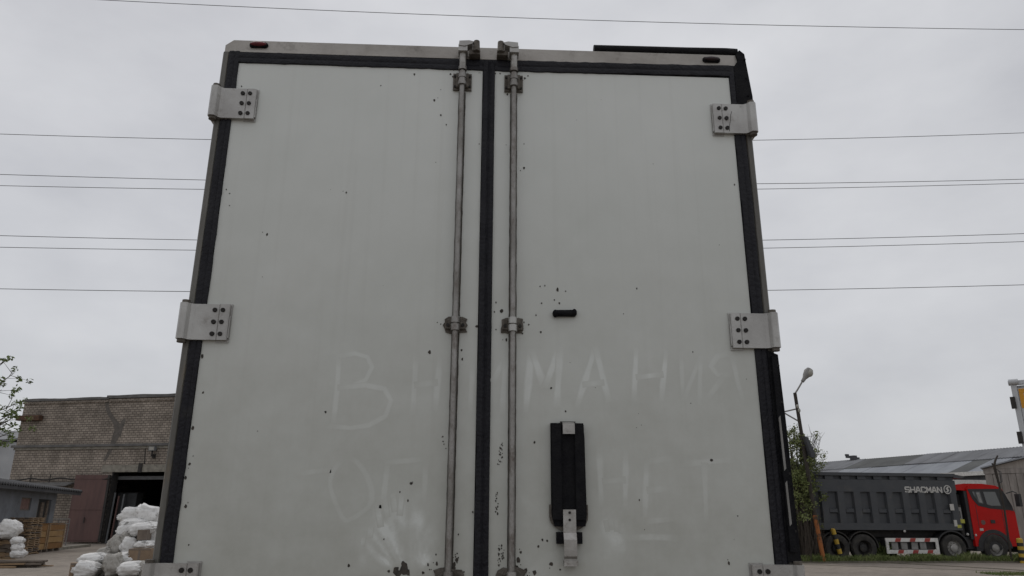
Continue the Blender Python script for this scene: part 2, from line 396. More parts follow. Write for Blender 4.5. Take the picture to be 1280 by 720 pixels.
# ------------------------------------------------------------------ mesh helpers
class MB:
    def __init__(self):
        self.b = bmesh.new()
    def box(self, x0, x1, y0, y1, z0, z1, rot=None, mid=None):
        vs = [self.b.verts.new(p) for p in ((x0,y0,z0),(x1,y0,z0),(x1,y1,z0),(x0,y1,z0),(x0,y0,z1),(x1,y0,z1),(x1,y1,z1),(x0,y1,z1))]
        for f in ((0,3,2,1),(4,5,6,7),(0,1,5,4),(1,2,6,5),(2,3,7,6),(3,0,4,7)):
            self.b.faces.new([vs[i] for i in f])
        if rot is not None:
            c = Vector(mid) if mid else Vector(((x0+x1)/2,(y0+y1)/2,(z0+z1)/2))
            for v in vs: v.co = rot @ (v.co - c) + c
        return self
    def prism(self, poly, axis, a, b):
        """poly of 2-D points extruded along axis x, y or z from a to b"""
        def P(p, k):
            return {'x': (k, p[0], p[1]), 'y': (p[0], k, p[1]), 'z': (p[0], p[1], k)}[axis]
        A = [self.b.verts.new(P(p, a)) for p in poly]; B = [self.b.verts.new(P(p, b)) for p in poly]
        n = len(poly)
        self.b.faces.new(A); self.b.faces.new(B[::-1])
        for i in range(n):
            self.b.faces.new((A[i], B[i], B[(i+1) % n], A[(i+1) % n]))
        return self
    def tube(self, pts, r, n=8, caps=True):
        pts = [Vector(p) for p in pts]
        rs = r if isinstance(r, (list, tuple)) else [r] * len(pts)
        rings = []
        for i, p in enumerate(pts):
            d = (pts[min(i+1, len(pts)-1)] - pts[max(i-1, 0)]).normalized()
            s = d.orthogonal().normalized() if i == 0 else (prev - d * prev.dot(d)).normalized()
            prev = s; q = d.cross(s)
            rings.append([self.b.verts.new(p + (s * math.cos(2*math.pi*k/n) + q * math.sin(2*math.pi*k/n)) * rs[i]) for k in range(n)])
        for a, c in zip(rings, rings[1:]):
            for k in range(n):
                self.b.faces.new((a[k], a[(k+1) % n], c[(k+1) % n], c[k]))
        if caps:
            self.b.faces.new(rings[0][::-1]); self.b.faces.new(rings[-1])
        return self
    def ball(self, c, r, seg=12, rings=8):
        m = Matrix.Translation(c) @ Matrix.Diagonal((*(r if isinstance(r, (tuple, list)) else (r, r, r)), 1))
        bmesh.ops.create_uvsphere(self.b, u_segments=seg, v_segments=rings, radius=1, matrix=m)
        return self
    def poly(self, pts):
        self.b.faces.new([self.b.verts.new(p) for p in pts]); return self
    def build(self, name, mat, parent=None, bevel=0.0, smooth=False, kind=None, seg=2):
        if bevel:
            bmesh.ops.bevel(self.b, geom=[e for e in self.b.edges if e.is_manifold and e.calc_face_angle(0) > 0.5], offset=bevel, segments=seg, affect='EDGES', clamp_overlap=True)
        bmesh.ops.recalc_face_normals(self.b, faces=self.b.faces)
        me = bpy.data.meshes.new(name)
        self.b.to_mesh(me); self.b.free()
        me.materials.append(MAT[mat] if isinstance(mat, str) else mat)
        if smooth:
            for p in me.polygons: p.use_smooth = True
            try: me.set_sharp_from_angle(angle=math.radians(38))
            except Exception: pass
        o = bpy.data.objects.new(name, me)
        COL.objects.link(o)
        if parent: o.parent = parent
        if kind: o['kind'] = kind
        return o

def tag(o, label, cat, group=None):
    o['label'] = label; o['category'] = cat
    if group: o['group'] = group
    return o

def thing(name, label, cat, loc=(0, 0, 0), rz=0.0, group=None):
    o = bpy.data.objects.new(name, None); COL.objects.link(o)
    o.empty_display_size = 0.2
    o.location = loc; o.rotation_euler = (0, 0, rz)
    return tag(o, label, cat, group)

def struct(o):
    o['kind'] = 'structure'; return o

def share(name, src, parent, loc=(0, 0, 0), rot=(0, 0, 0)):
    o = bpy.data.objects.new(name, src.data); COL.objects.link(o); o.parent = parent
    o.location = loc; o.rotation_euler = rot
    return o

def copy_tree(o, parent=None):
    c = o.copy(); COL.objects.link(c)
    if parent is not None: c.parent = parent
    for ch in list(o.children): copy_tree(ch, c)
    return c

# ------------------------------------------------------------------ ground
mb = MB(); G = 40
xs = [-600, -200, -90, -60] + [-45 + 3 * i for i in range(31)] + [60, 90, 200, 600]
ys = [-300, -80, -30, -10] + [-4 + 3 * i for i in range(24)] + [90, 140, 300, 900]
vg = [[mb.b.verts.new((x, y, 0)) for x in xs] for y in ys]
for j in range(len(ys) - 1):
    for i in range(len(xs) - 1):
        mb.b.faces.new((vg[j][i], vg[j][i+1], vg[j+1][i+1], vg[j+1][i]))
struct(mb.build('ground', 'ground'))

# ------------------------------------------------------------------ the trailer whose doors fill the picture
TR = thing('box_trailer', 'big white box trailer with chipped closed double doors and words wiped in dust', 'trailer', (0, 0, 0))
LEN = 12.0
mb = MB()
mb.box(-1.27, -1.23, 0.05, LEN, 1.12, 3.80); mb.box(1.23, 1.27, 0.05, LEN, 1.12, 3.80)
mb.box(-1.229, 1.229, LEN - 0.06, LEN, 1.12, 3.80)
mb.build('side_panels', 'boxwhite', TR)
MB().box(-1.28, 1.28, 0.052, LEN + 0.01, 3.803, 3.825).build('roof', 'alu', TR)
MB().box(-1.24, 1.24, 0.06, LEN, 1.0, 1.118).build('floor', 'chassis', TR)
# header rail, slightly dished along the front, with cut corner at the left
mb = MB()
mb.prism([(-1.245, 3.835), (-1.282, 3.805), (-1.282, 3.768), (1.282, 3.777), (1.282, 3.80), (1.255, 3.838)], 'y', 0.0, 0.10)
mb.box(-1.24, 1.25, -0.006, -0.001, 3.766, 3.778)
mb.build('header_rail', 'alu', TR, bevel=0.004)
# corner posts: a channel with a returned lip
for s in (-1, 1):
    mb = MB()
    mb.prism([(s*1.257, 0.0), (s*1.262, -0.006), (s*1.282, -0.006), (s*1.289, 0.004), (s*1.289, 0.09), (s*1.257, 0.09)], 'z', 1.02, 3.765)
    mb.build('corner_post', 'post', TR, bevel=0.002)
# doors
SEAML, SEAMR = -0.0227, 0.0319
doors = []
for x0, x1 in ((-1.206, -0.026), (0.035, 1.199)):
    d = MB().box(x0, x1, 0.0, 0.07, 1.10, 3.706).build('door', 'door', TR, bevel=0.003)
    doors.append(d)
# seals: black gasket all round each door, irregular outer lip
def seal_strip(p0, p1, w, y, parent, wob=0.0025, n=40, seed=0):
    r = random.Random(seed)
    a = Vector((p0[0], 0, p0[1])); b = Vector((p1[0], 0, p1[1]))
    t = (b - a).normalized(); q = Vector((-t.z, 0, t.x))
    m = MB(); rows = []
    for i in range(n + 1):
        c = a.lerp(b, i / n)
        w0 = w / 2 + r.uniform(-wob, wob); w1 = w / 2 + r.uniform(-wob, wob)
        prof = [(-w0, 0.004), (-w0 * .92, y * .75), (-w0 * .45, y), (-w0 * .1, y * .6), (w0 * .2, y * .95), (w1 * .9, y * .7), (w1, 0.004)]
        rows.append([m.b.verts.new(c + q * k + Vector((0, yy, 0))) for k, yy in prof])
    for ra, rb in zip(rows, rows[1:]):
        for k in range(len(ra) - 1):
            m.b.faces.new((ra[k], ra[k+1], rb[k+1], rb[k]))
    return m.build('rubber_seal', 'seal', parent, smooth=True)
seal_strip((-1.232, 1.05), (-1.232, 3.768), 0.053, -0.011, doors[0], seed=1)
seal_strip((-1.232, 3.737), (-0.02, 3.734), 0.062, -0.010, doors[0], seed=2)
seal_strip((0.0046, 1.05), (0.0046, 3.752), 0.059, -0.016, doors[1], seed=3)
seal_strip((-0.02, 3.734), (1.232, 3.744), 0.064, -0.0105, doors[1], seed=4)
seal_strip((1.228, 1.05), (1.228, 3.77), 0.056, -0.011, doors[1], seed=5)
# backing behind the seals so that no sky shows through
MB().box(-1.257, 1.257, 0.072, 0.09, 1.02, 3.766).build('door_jamb', 'rubber', TR)

# hinges
def hinge(s, zc, h=0.158):
    prof = [(0, 0.0), (0, -.020), (.004, -.024), (.040, -.024), (.043, -.020), (.046, -.0225), (.150, -.0225),
            (.162, -.030), (.172, -.046), (.176, -.050), (.197, -.050), (.206, -.040), (.208, .05), (.196, .05), (.196, -.004), (.18, -.012), (.15, 0.0)]
    x0 = 1.099
    m = MB()
    m.prism([(s * (x0 + p), y) for p, y in prof], 'z', zc - h/2, zc + h/2)
    o = m.build('hinge', 'hinge', TR, bevel=0.0025)
    for cx_ in (0.028, 0.062):
        for k in (-1, 0, 1):
            b = MB().tube([(s*(x0+cx_), -.021, zc + k*h*.335), (s*(x0+cx_), -.0285, zc + k*h*.335)], [0.0108, 0.0095], 10)
            b.build('bolt', 'bolt', o)
    MB().tube([(s*(x0+.186), -.028, zc - h/2 - .014), (s*(x0+.186), -.028, zc + h/2 + .014)], 0.017, 12).build('hinge_pin', 'bracket', o, smooth=True)
    mb_ = MB().box(s*(x0-.006), s*(x0+.05), -.006, -.001, zc - h/2 - .008, zc + h/2 + .006)
    mb_.box(s*(x0-.005), s*(x0-.0005), -.016, -.007, zc - h/2 + .01, zc + h/2 - .05)
    mb_.build('hinge_shim', 'hinge', o)
    return o
for s in (-1, 1):
    for zc in (3.473 if s < 0 else 3.466, 2.4054, 1.352):
        hinge(s, zc)
# crack across the upper right hinge
mb = MB()
for a, b in (((1.190, 3.505), (1.183, 3.482)), ((1.183, 3.482), (1.180, 3.455)), ((1.180, 3.455), (1.172, 3.425)), ((1.172, 3.425), (1.170, 3.395))):
    mb.poly([(a[0]-.0012, -.0232, a[1]), (a[0]+.0012, -.0232, a[1]), (b[0]+.0012, -.0232, b[1]), (b[0]-.0012, -.0232, b[1])])
mb.build('crack', 'bolt', TR)

# locking bars
def locking_bar(xb, toward):
    y = -0.036
    bar = MB().tube([(xb, y, 1.10), (xb, y, 3.70)], 0.0125, 14).build('locking_bar', 'bar', TR, smooth=True)
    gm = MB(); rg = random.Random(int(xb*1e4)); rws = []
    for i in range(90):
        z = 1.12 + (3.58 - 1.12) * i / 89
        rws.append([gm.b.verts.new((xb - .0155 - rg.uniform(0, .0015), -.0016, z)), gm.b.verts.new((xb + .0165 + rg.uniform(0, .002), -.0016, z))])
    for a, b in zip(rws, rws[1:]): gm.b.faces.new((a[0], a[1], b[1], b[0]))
    gm.build('shade_line', 'chip', bar)  # dark strip on the door, painted as the shadow gap behind the bar
    MB().tube([(xb, y, 3.68), (xb, y, 3.685), (xb, y, 3.782)], [0.013, 0.0165, 0.0165], 14).build('bar_sleeve', 'clip', bar, smooth=True)
    # cam that grips the keeper on the header
    m = MB()
    m.box(xb - .022, xb + .022, -0.066, -0.012, 3.772, 3.806)
    sgn = toward
    m.prism([(xb - sgn*.02, 3.800), (xb + sgn*.008, 3.796), (xb + sgn*.045, 3.810), (xb + sgn*.052, 3.822), (xb + sgn*.03, 3.828), (xb - sgn*.018, 3.824)], 'y', -0.070, -0.02)
    m.build('cam_hook', 'hinge', bar, bevel=0.005)
    m = MB()
    m.tube([(xb + sgn*.066, -0.055, 3.776), (xb + sgn*.066, -0.055, 3.832)], [0.017, 0.015], 10)
    m.box(xb + sgn*.03, xb + sgn*.084, -0.05, -0.001, 3.765, 3.79)
    m.build('keeper', 'bracket', bar, bevel=0.003)
    # top guide: plate, saddle and three collars
    m = MB().box(xb - .045, xb + .045, -.012, -.0015, 3.586, 3.676)
    m.box(xb - .030, xb + .030, -.03, -.010, 3.594, 3.668)
    m.build('guide_plate', 'bracket', bar, bevel=0.004)
    for z in (3.598, 3.636, 3.680):
        MB().tube([(xb, y, z), (xb, y, z + .018)], 0.0205, 16).build('collar', 'bar', bar, smooth=True, bevel=0.003)
    MB().tube([(xb, y, 3.60), (xb, y, 3.67)], 0.0175, 14).build('guide_tube', 'bar', bar, smooth=True)
    for dx in (-.036, .036):
        for z in (3.603, 3.66):
            MB().tube([(xb + dx, -.0125, z), (xb + dx, -.018, z)], 0.006, 8).build('bolt', 'bolt', bar)
    # middle guide: rough rusty plate with a bright saddle
    r = random.Random(int(xb * 1000) + 5)
    for zc, hh, ww in ((2.413, 0.040, 0.054), (1.372, 0.045, 0.062)):
        pts = []
        for k in range(18):
            a = 2 * math.pi * k / 18
            e = 1 / max(abs(math.cos(a)), abs(math.sin(a))) ** .8
            pts.append((xb + ww * math.cos(a) * e * r.uniform(.82, 1.06), zc + hh * math.sin(a) * e * r.uniform(.8, 1.05)))
        MB().prism(pts, 'y', -.007, -.0012).build('guide_plate', 'bracket', bar, bevel=0.001)
        m = MB().prism([(xb - .045, zc - .02), (xb - .045, zc + .012), (xb + .045, zc + .012), (xb + .045, zc - .02)], 'y', -.020, -.0085)
        m.build('guide_foot', 'bracket', bar, bevel=0.004)
        m = MB().tube([(xb, y, zc - .032), (xb, y, zc - .004)], 0.0195, 16)
        m.tube([(xb, y, zc + .002), (xb, y, zc + .030)], 0.0185, 16)
        m.build('saddle', 'hinge' if xb > 0 else 'bar', bar, smooth=True, bevel=0.002)
        for dx in (-.033, .033):
            MB().tube([(xb + dx, -.021, zc - .004), (xb + dx, -.027, zc - .004)], 0.0075, 8).build('bolt', 'bolt', bar)
    return bar
locking_bar(-0.1235, 1)
locking_bar(0.1262, -1)

# marker lamps on the header
for x0, x1, z0, mname in ((-1.165, -1.077, 3.808, 'reds'), (1.079, 1.158, 3.805, 'darkred')):
    xc = (x0 + x1) / 2
    o = MB().tube([(xc - .030, -.002, z0), (xc + .030, -.002, z0)], 0.0155, 12).ball((xc - .030, -.002, z0), .0155).ball((xc + .030, -.002, z0), .0155)
    lamp = o.build('marker_lamp', 'rubber', TR, smooth=True)
    MB().ball((xc, -.014, z0), (.040, .012, .0115), 18, 10).build('lens', mname, lamp, smooth=True)
# black rubber along the top right and down the corner
mb = MB().tube([(0.53, .022, 3.861), (0.75, .021, 3.862), (1.0, .022, 3.864), (1.2, .020, 3.866), (1.258, .018, 3.862)], 0.024, 12)
mb.build('top_rubber_strip', 'rubber', TR, smooth=True)
mb = MB().prism([(1.225, 3.50), (1.305, 3.50), (1.306, 3.60), (1.296, 3.72), (1.286, 3.84), (1.262, 3.862), (1.243, 3.84), (1.250, 3.80), (1.228, 3.768)], 'y', -.012, 0.05)
for z in (3.805, 3.70, 3.60):
    mb.tube([(1.284, -.012, z), (1.284, -.018, z)], 0.005, 8)
mb.build('corner_rubber', 'rubber', TR, bevel=0.004)
# torn rubber fender below the middle right hinge
mb = MB().prism([(1.252, 2.318), (1.298, 2.300), (1.303, 2.0), (1.304, 1.7), (1.306, 1.44), (1.252, 1.44)], 'y', -.014, 0.06)
mb.prism([(1.263, 2.29), (1.283, 2.285), (1.287, 1.48), (1.260, 1.48)], 'y', -.030, -.013)
mb.build('side_fender', 'rubber', TR, bevel=0.004)
for z0, z1 in ((1.80, 2.03), (1.58, 1.76)):
    MB().prism([(1.266, z0), (1.275, z0 + .01), (1.273, z1), (1.265, z1 - .01)], 'y', -.034, -.0305).build('fender_insert', 'plate', TR)
mb = MB()
for z in (2.25, 2.09, 1.79, 1.56):
    mb.tube([(1.292, -.0145, z), (1.292, -.02, z)], 0.006, 8)
mb.build('fender_bolts', 'bolt', TR, kind='stuff')

# door holder: black rubber catch with steel clip and latch
DH = MB()
x0, x1 = 0.289, 0.379 + 0.052
DH.prism([(x0, 1.990), (x1 - .004, 1.990), (x1, 1.93), (x1 + .002, 1.62), (x1 - .004, 1.575), (x0 + .012, 1.575), (x0, 1.62)], 'y', -.022, -.0012)
dh = DH.build('door_holder', 'rubber', TR, bevel=0.005)
for a, b in ((x0 + .004, x0 + .042), (x1 - .042, x1 - .004)):
    MB().box(a, b, -.034, -.021, 1.60, 1.982).build('rubber_rib', 'rubber', dh, bevel=0.006)
MB().prism([(-.001, 1.994), (-.026, 1.994), (-.042, 1.985), (-.044, 1.943), (-.038, 1.943), (-.036, 1.980), (-.001, 1.988)], 'x', .338, .388).build('clip', 'clip', dh, bevel=0.001)
MB().box(.331, .395, -.012, -.0012, 1.986, 1.998).build('clip_base', 'chassis', dh, bevel=0.002)
# lower steel cup with ears
pts = []
for k in range(15):
    a = math.pi + math.pi * k / 14
    pts.append((.360 + .079 * math.cos(a), 1.612 + .058 * math.sin(a)))
MB().prism(pts + [(.439, 1.66), (.281, 1.66)], 'y', -.016, -.0012).build('cup', 'bracket', dh, bevel=0.003)
MB().box(.308, .412, -.030, -.001, 1.508, 1.553).build('lower_block', 'rubber', dh, bevel=0.004)
lt = MB().prism([(-.035, 1.640), (-.043, 1.640), (-.045, 1.55), (-.062, 1.525), (-.060, 1.462), (-.05, 1.452), (-.05, 1.432), (-.044, 1.432), (-.044, 1.455), (-.053, 1.466), (-.055, 1.522), (-.038, 1.547)], 'x', .334, .386).build('latch', 'clip', dh, bevel=0.001)
MB().box(.334, .390, -.056, -.012, 1.425, 1.446).build('latch_foot', 'clip', dh, bevel=0.003)
for z in (1.628, 1.600):
    MB().tube([(.360, -.043, z), (.360, -.046, z)], 0.0055, 8).build('rivet', 'bolt', dh)
# small black stop above it
mb = MB().tube([(.318, -.012, 2.472), (.398, -.012, 2.474)], [.0155, .0155], 10)
mb.ball((.316, -.012, 2.471), (.013, .02, .0175)).ball((.400, -.012, 2.476), (.012, .02, .0175))
mb.box(.312, .404, -.011, -.001, 2.46, 2.487)
mb.build('rubber_stop', 'rubber', TR, smooth=True)

# paint chips
chips = [(543,125,5),(551,144,3.4),(558,156,2.6),(433,241,3.2),(334,293,3.4),(283,237,2),(287,242,2),(287,257,2),(302,108,2.2),(518,93,3.4),(476,107,2.4),
 (537,440,5),(407,515,3.4),(253,445,5),(254,491,3.4),(241,535,4.6),(241.5,570,2),(237,580,4),(232,597,4.6),(232,633,4.2),(236,681,2.2),(514,604,4),(500,615,2.2),(510,626,3),
 (436,707,3.8),(480,674,2),(545,693,2.6),(504,705,7),(495,713,9),(510,716,8),(535,706,3.6),(546,705,4.4),(486,714,4),(529,716,4),(577,438,3.2),(578,449,3),(596,408,5),(599,414,3),(599,388,2.6),(591,640,3),
 (591.5,675,2.6),(573,668,2.2),(571,700,5.2),(568,706,5),(599,180,2),(600,235,2.4),(655,210,4),(634,118,3.2),(640,190,2),(655,180,2.2),(697,362,5),(707,364,2.2),(796,361,3),(699,379,3.2),(677,379,2.4),
 (670,394,2.4),(676,415,3),(627,389,6.4),(620,378,2.6),(618,390,2.2),(633,425,4),(655,403,3),(661,406,2.2),(653,417,2.6),(620,412,2),(689,485,3),(707,514,3.2),(668,553,3.6),(889,575,4.6),(799,625,2.2),
 (678,675,3),(684,676,2.6),(673,683,3),(689,705,6.4),(918,231,2.8),(622,642,3),(627,682,3),(651,690,4),(657,713,6),(668,716,5),(648,700,6),(700,712,3),(922,645,2.2),(911,704,4),(866,440,2),(619,92,3),(574,145,2.6),
 (693,375,2.2),(681,357,2),(675,358,2.2),(604,300,2),(563,93,4),(566,96,3),(656,98,4),(660,95,3),(625,92,3)]
mbl, mbr = MB(), MB()
def chip(u, v, sz, jag=.45):
    x, z = D(u, v)
    if x < -0.03: t = mbl
    elif x > 0.035: t = mbr
    else: return
    k = 3.3 / FPX
    ax = sz * .5 * k * rnd.uniform(.75, 1.0); az = sz * .5 * k * rnd.uniform(.95, 1.35); n = rnd.randint(6, 9)
    t.poly([(x + ax * math.cos(2*math.pi*i/n) * rnd.uniform(1-jag, 1.1), -.0009 - rnd.random() * .0004, z + az * math.sin(2*math.pi*i/n) * rnd.uniform(1-jag, 1.1)) for i in range(n)])
for c in chips:
    chip(*c)
    if c[2] > 3 and rnd.random() < .45:
        chip(c[0] + rnd.uniform(-6, 6), c[1] + rnd.uniform(-6, 6), 1.5)
for u0, v0, u1, v1, n in ((627,550,626,577,16),(624,565,622,580,6),(622,614,620,642,14),(626,680,623,706,22),(630,684,629,703,10),(548,405,550,405,2),(552,543,556,560,5),(516,712,600,716,8),(640,700,660,718,14),(575,95,605,92,5),(570,690,573,712,8)):
    for i in range(n):
        q = rnd.random(); chip(u0 + (u1-u0)*q + rnd.uniform(-2, 2), v0 + (v1-v0)*q + rnd.uniform(-2, 2), rnd.uniform(1.0, 2.4))
for i in range(26):
    chip(rnd.uniform(250, 955), rnd.uniform(100, 700), rnd.uniform(.8, 1.5))
for a in ((505,712,14),(497,716,12),(565,714,12),(635,716,14),(645,712,12),(548,716,12)):
    chip(*a, .6)
mbl.build('paint_chips', 'chip', doors[0], kind='stuff')
mbr.build('paint_chips', 'chip', doors[1], kind='stuff')

# words wiped in the dust with a finger
def wipe(name, strokes, mat, width, parent_pick=None, strength=1.0, k0=0):
    m = MB(); lay = m.b.loops.layers.color.new("wipe")
    lastx = 0
    for si, st in enumerate(strokes):
        P = [D(u, v) for u, v in st]
        # resample with gentle wobble
        pts = []
        for (xa, za), (xb, zb) in zip(P, P[1:]):
            n = max(2, int(math.hypot(xb-xa, zb-za) / .02))
            for i in range(n):
                pts.append((xa + (xb-xa)*i/n, za + (zb-za)*i/n))
        pts.append(P[-1])
        y = -.00025 - .00002 * (si + k0)
        rows = []
        for i, (x, z) in enumerate(pts):
            a = Vector(pts[max(i-1, 0)]); b = Vector(pts[min(i+1, len(pts)-1)])
            t = (b - a).normalized(); q = Vector((-t.y, t.x))
            w = width * (0.85 + .3 * noise.noise((x*9, z*9, si)))
            e = min(1.0, .35 + .65 * min(i, len(pts)-1-i) / 3)
            rows.append([(m.b.verts.new((x + q.x*k*w, y, z + q.y*k*w)), f*e*strength) for k, f in ((-.62, 0), (-.3, 1), (.3, 1), (.62, 0))])
            lastx = x
        for ra, rb in zip(rows, rows[1:]):
            for k in range(3):
                f = m.b.faces.new((ra[k][0], ra[k+1][0], rb[k+1][0], rb[k][0]))
                for lp, (_, c) in zip(f.loops, (ra[k], ra[k+1], rb[k+1], rb[k])):
                    lp[lay] = (c, c, c, 1)
    o = m.build(name, mat, doors[0] if lastx < 0 else doors[1])
    return o
def Z2(*pp): return [(380 + x/2.207, 400 + y/2.207) for x, y in pp]
def Z7(*pp): return [(600 + x/3.6, 360 + y/3.6) for x, y in pp]
LW = 0.027
wipe('wiped_letter', [Z2((97,95),(92,187),(80,292)), Z2((95,100),(140,92),(175,102),(188,130),(170,165),(130,183),(92,187)), Z2((92,187),(170,180),(222,190),(240,222),(225,265),(180,290),(130,298),(65,292))], 'letterwipe', LW*.9, strength=.8)
wipe('wiped_letter', [Z2((310,92),(300,262)), Z2((375,105),(362,250)), Z2((303,180),(370,172))], 'letterwipe', LW, strength=.8)
wipe('wiped_letter', [Z2((466,118),(457,262))], 'letterwipe', LW, strength=.7)
wipe('wiped_letter', [Z7((56,425),(115,310)), Z7((115,310),(100,570))], 'letterwipe', LW, strength=.9)
wipe('wiped_letter', [Z7((205,560),(232,275)), Z7((232,275),(290,450)), Z7((290,450),(362,265)), Z7((362,265),(345,540))], 'letterwipe', LW*1.25)
wipe('wiped_letter', [Z7((435,540),(520,265)), Z7((520,265),(580,515)), Z7((460,435),(560,425))], 'letterwipe', LW*1.1)
wipe('wiped_letter', [Z2((917,75),(910,225)), Z2((1000,82),(985,225)), Z2((915,158),(992,150))], 'letterwipe', LW)
wipe('wiped_letter', [Z2((1040,90),(1046,222)), Z2((1046,222),(1092,108)), Z2((1095,95),(1090,235))], 'letterwipe', LW*.9, strength=.75)
wipe('wiped_letter', [Z2((1185,92),(1140,100),(1122,128),(1142,152),(1182,152)), Z2((1160,155),(1105,225)), Z2((1180,92),(1196,170),(1214,230))], 'letterwipe', LW*.9, strength=.7)
wipe('wiped_letter', [Z2((-20,424),(35,417),(75,414))], 'letterwipe', LW*.8, strength=.75)
wipe('wiped_letter', [[(380+(130+(52+5*math.sin(2*a+1))*math.cos(a)+4*math.sin(3*a))/2.207, 400+(467+(84+7*math.cos(3*a))*math.sin(a))/2.207) for a in [2*math.pi*i/24 - 1.75 for i in range(24)]]], 'letterwipe', LW*.9, strength=.65)
wipe('wiped_letter', [Z2((232,388),(216,520)), Z2((222,394),(340,383)), Z2((337,385),(330,505))], 'letterwipe', LW*.9, strength=.75)
wipe('wiped_letter', [Z2((815,350),(820,515)), Z2((888,358),(886,525)), Z2((822,445),(888,441))], 'letterwipe', LW, strength=.85)
wipe('wiped_letter', [Z2((945,388),(940,556)), Z2((945,390),(1018,381)), Z2((945,470),(1008,465)), Z2((940,555),(1020,550))], 'letterwipe', LW, strength=.8)
wipe('wiped_letter', [Z2((1040,397),(1182,386)), Z2((1105,393),(1110,562))], 'letterwipe', LW, strength=.7)
# hand smears near the foot of the doors
wipe('hand_smear', [Z2((203,512),(212,572)), Z2((223,492),(230,545)), Z2((246,478),(251,530)), Z2((270,484),(264,540)), Z2((186,570),(180,600)), Z2((165,600),(160,625))], 'handwipe', .026, strength=1.0)
def smear_patch(u0, v0, u1, v1, f, door):
    m = MB(); lay = m.b.loops.layers.color.new("wipe"); nu, nv = 44, 44
    g = []
    for jj in range(nv + 1):
        row = []
        for ii in range(nu + 1):
            p, q = ii / nu, jj / nv
            x, z = D(u0 + (u1 - u0) * p, v0 + (v1 - v0) * q)
            edge = min(1, 8 * p, 8 * (1 - p), 8 * q, 8 * (1 - q))
            row.append((m.b.verts.new((x, -.0002, z)), max(0, min(1, f(p, q, x, z))) * edge))
        g.append(row)
    for jj in range(nv):
        for ii in range(nu):
            c = (g[jj][ii], g[jj][ii+1], g[jj+1][ii+1], g[jj+1][ii])
            fc = m.b.faces.new([k[0] for k in c])
            for lp, k in zip(fc.loops, c): lp[lay] = (k[1], k[1], k[1], 1)
    return m.build('hand_smear', 'handwipe', door)
def palm(p, q, x, z):
    # a fan of wiping strokes that share a pivot low at the right
    dx, dy = p - .62, 1.12 - q
    r_, a_ = math.hypot(dx, dy), math.atan2(dx, dy)
    body = max(0, 1 - ((p - .52) / .46) ** 2 - (max(0, .62 - q) / .50) ** 2)
    st = .72 + .38 * noise.noise((a_ * 4.5, r_ * 2.6, 3.0)) + .30 * noise.noise((a_ * 12, r_ * 5, 8.0))
    return body ** .6 * st * (.78 + .7 * noise.noise((x * 11, z * 11, 1.5)))
smear_patch(436, 596, 562, 719, palm, doors[0])
def print_(p, q, x, z):
    b = max(0, 1 - ((p - .5) / .42) ** 2 - ((q - .55) / .45) ** 2)
    return b ** .6 * (.6 + .9 * noise.noise((x * 16, z * 9, 4)))
smear_patch(738, 636, 790, 706, print_, doors[1])
smear_patch(625, 612, 682, 668, lambda p, q, x, z: .55 * max(0, 1 - ((p - .5) / .5) ** 2 - ((q - .5) / .5) ** 2) * (.5 + noise.noise((x * 14, z * 14, 9))), doors[1])
wipe('hand_smear', [Z2((832,552),(838,585)), Z2((846,545),(850,580)), Z2((862,550),(862,585)), Z2((880,560),(874,590))], 'handwipe', .020, strength=.7)
wipe('hand_smear', [Z2((890,602),(960,598),(1035,602))], 'handwipe', .028, strength=.5)

# running gear under the box, out of the picture but standing on the yard
mb = MB()
mb.box(-.55, -.42, .3, LEN - .3, .72, .998); mb.box(.42, .55, .3, LEN - .3, .72, .998)
for y in (.6, 2.4, 4.4, 6.5, 9, 11): mb.box(-.419, .419, y, y + .1, .78, .95)
mb.box(-1.1, 1.1, .12, .24, .45, .58); mb.box(-.5, -.42, .14, .22, .58, .72); mb.box(.42, .5, .14, .22, .58, .72)
mb.build('chassis', 'chassis', TR, bevel=0.01)
def wheel_mb(r, w, c, axis='x', inner=.6):
    """tyre with tread shoulder by revolving a profile"""
    prof = [(r*inner, -w*.42), (r*.80, -w*.5), (r*.95, -w*.46), (r, -w*.34), (r, w*.34), (r*.95, w*.46), (r*.80, w*.5), (r*inner, w*.42)]
    m = MB(); N = 28; rings = []
    for i in range(N):
        a = 2*math.pi*i/N
        rings.append([m.b.verts.new((c[0]+(k if axis=='x' else q*math.cos(a)), c[1]+(k if axis=='y' else q*math.cos(a)), c[2]+q*math.sin(a))) if axis == 'x' else m.b.verts.new((c[0]+q*math.cos(a), c[1]+k, c[2]+q*math.sin(a))) for q, k in prof])
    for i in range(N):
        a, b = rings[i], rings[(i+1) % N]
        for k in range(len(prof)-1): m.b.faces.new((a[k], b[k], b[k+1], a[k+1]))
    return m
for y in (1.6, 2.95, 4.3):
    for x in (-1.02, 1.02):
        w = wheel_mb(.5, .36, (x, y, .5)).build('wheel', 'tyre', TR, smooth=True)
        MB().tube([(x - .12, y, .5), (x + .12, y, .5)], .31, 20).build('rim', 'rim', w)
for x in (-.75, .75):
    MB().box(x - .07, x + .07, 9.6, 9.75, .06, 1.0).box(x - .16, x + .16, 9.52, 9.83, 0, .06).build('landing_leg', 'chassis', TR)
for x in (-.95, .95):
    MB().box(x - .17, x + .17, .10, .118, .60, .72).build('tail_lamp', 'reds', TR, bevel=.008)

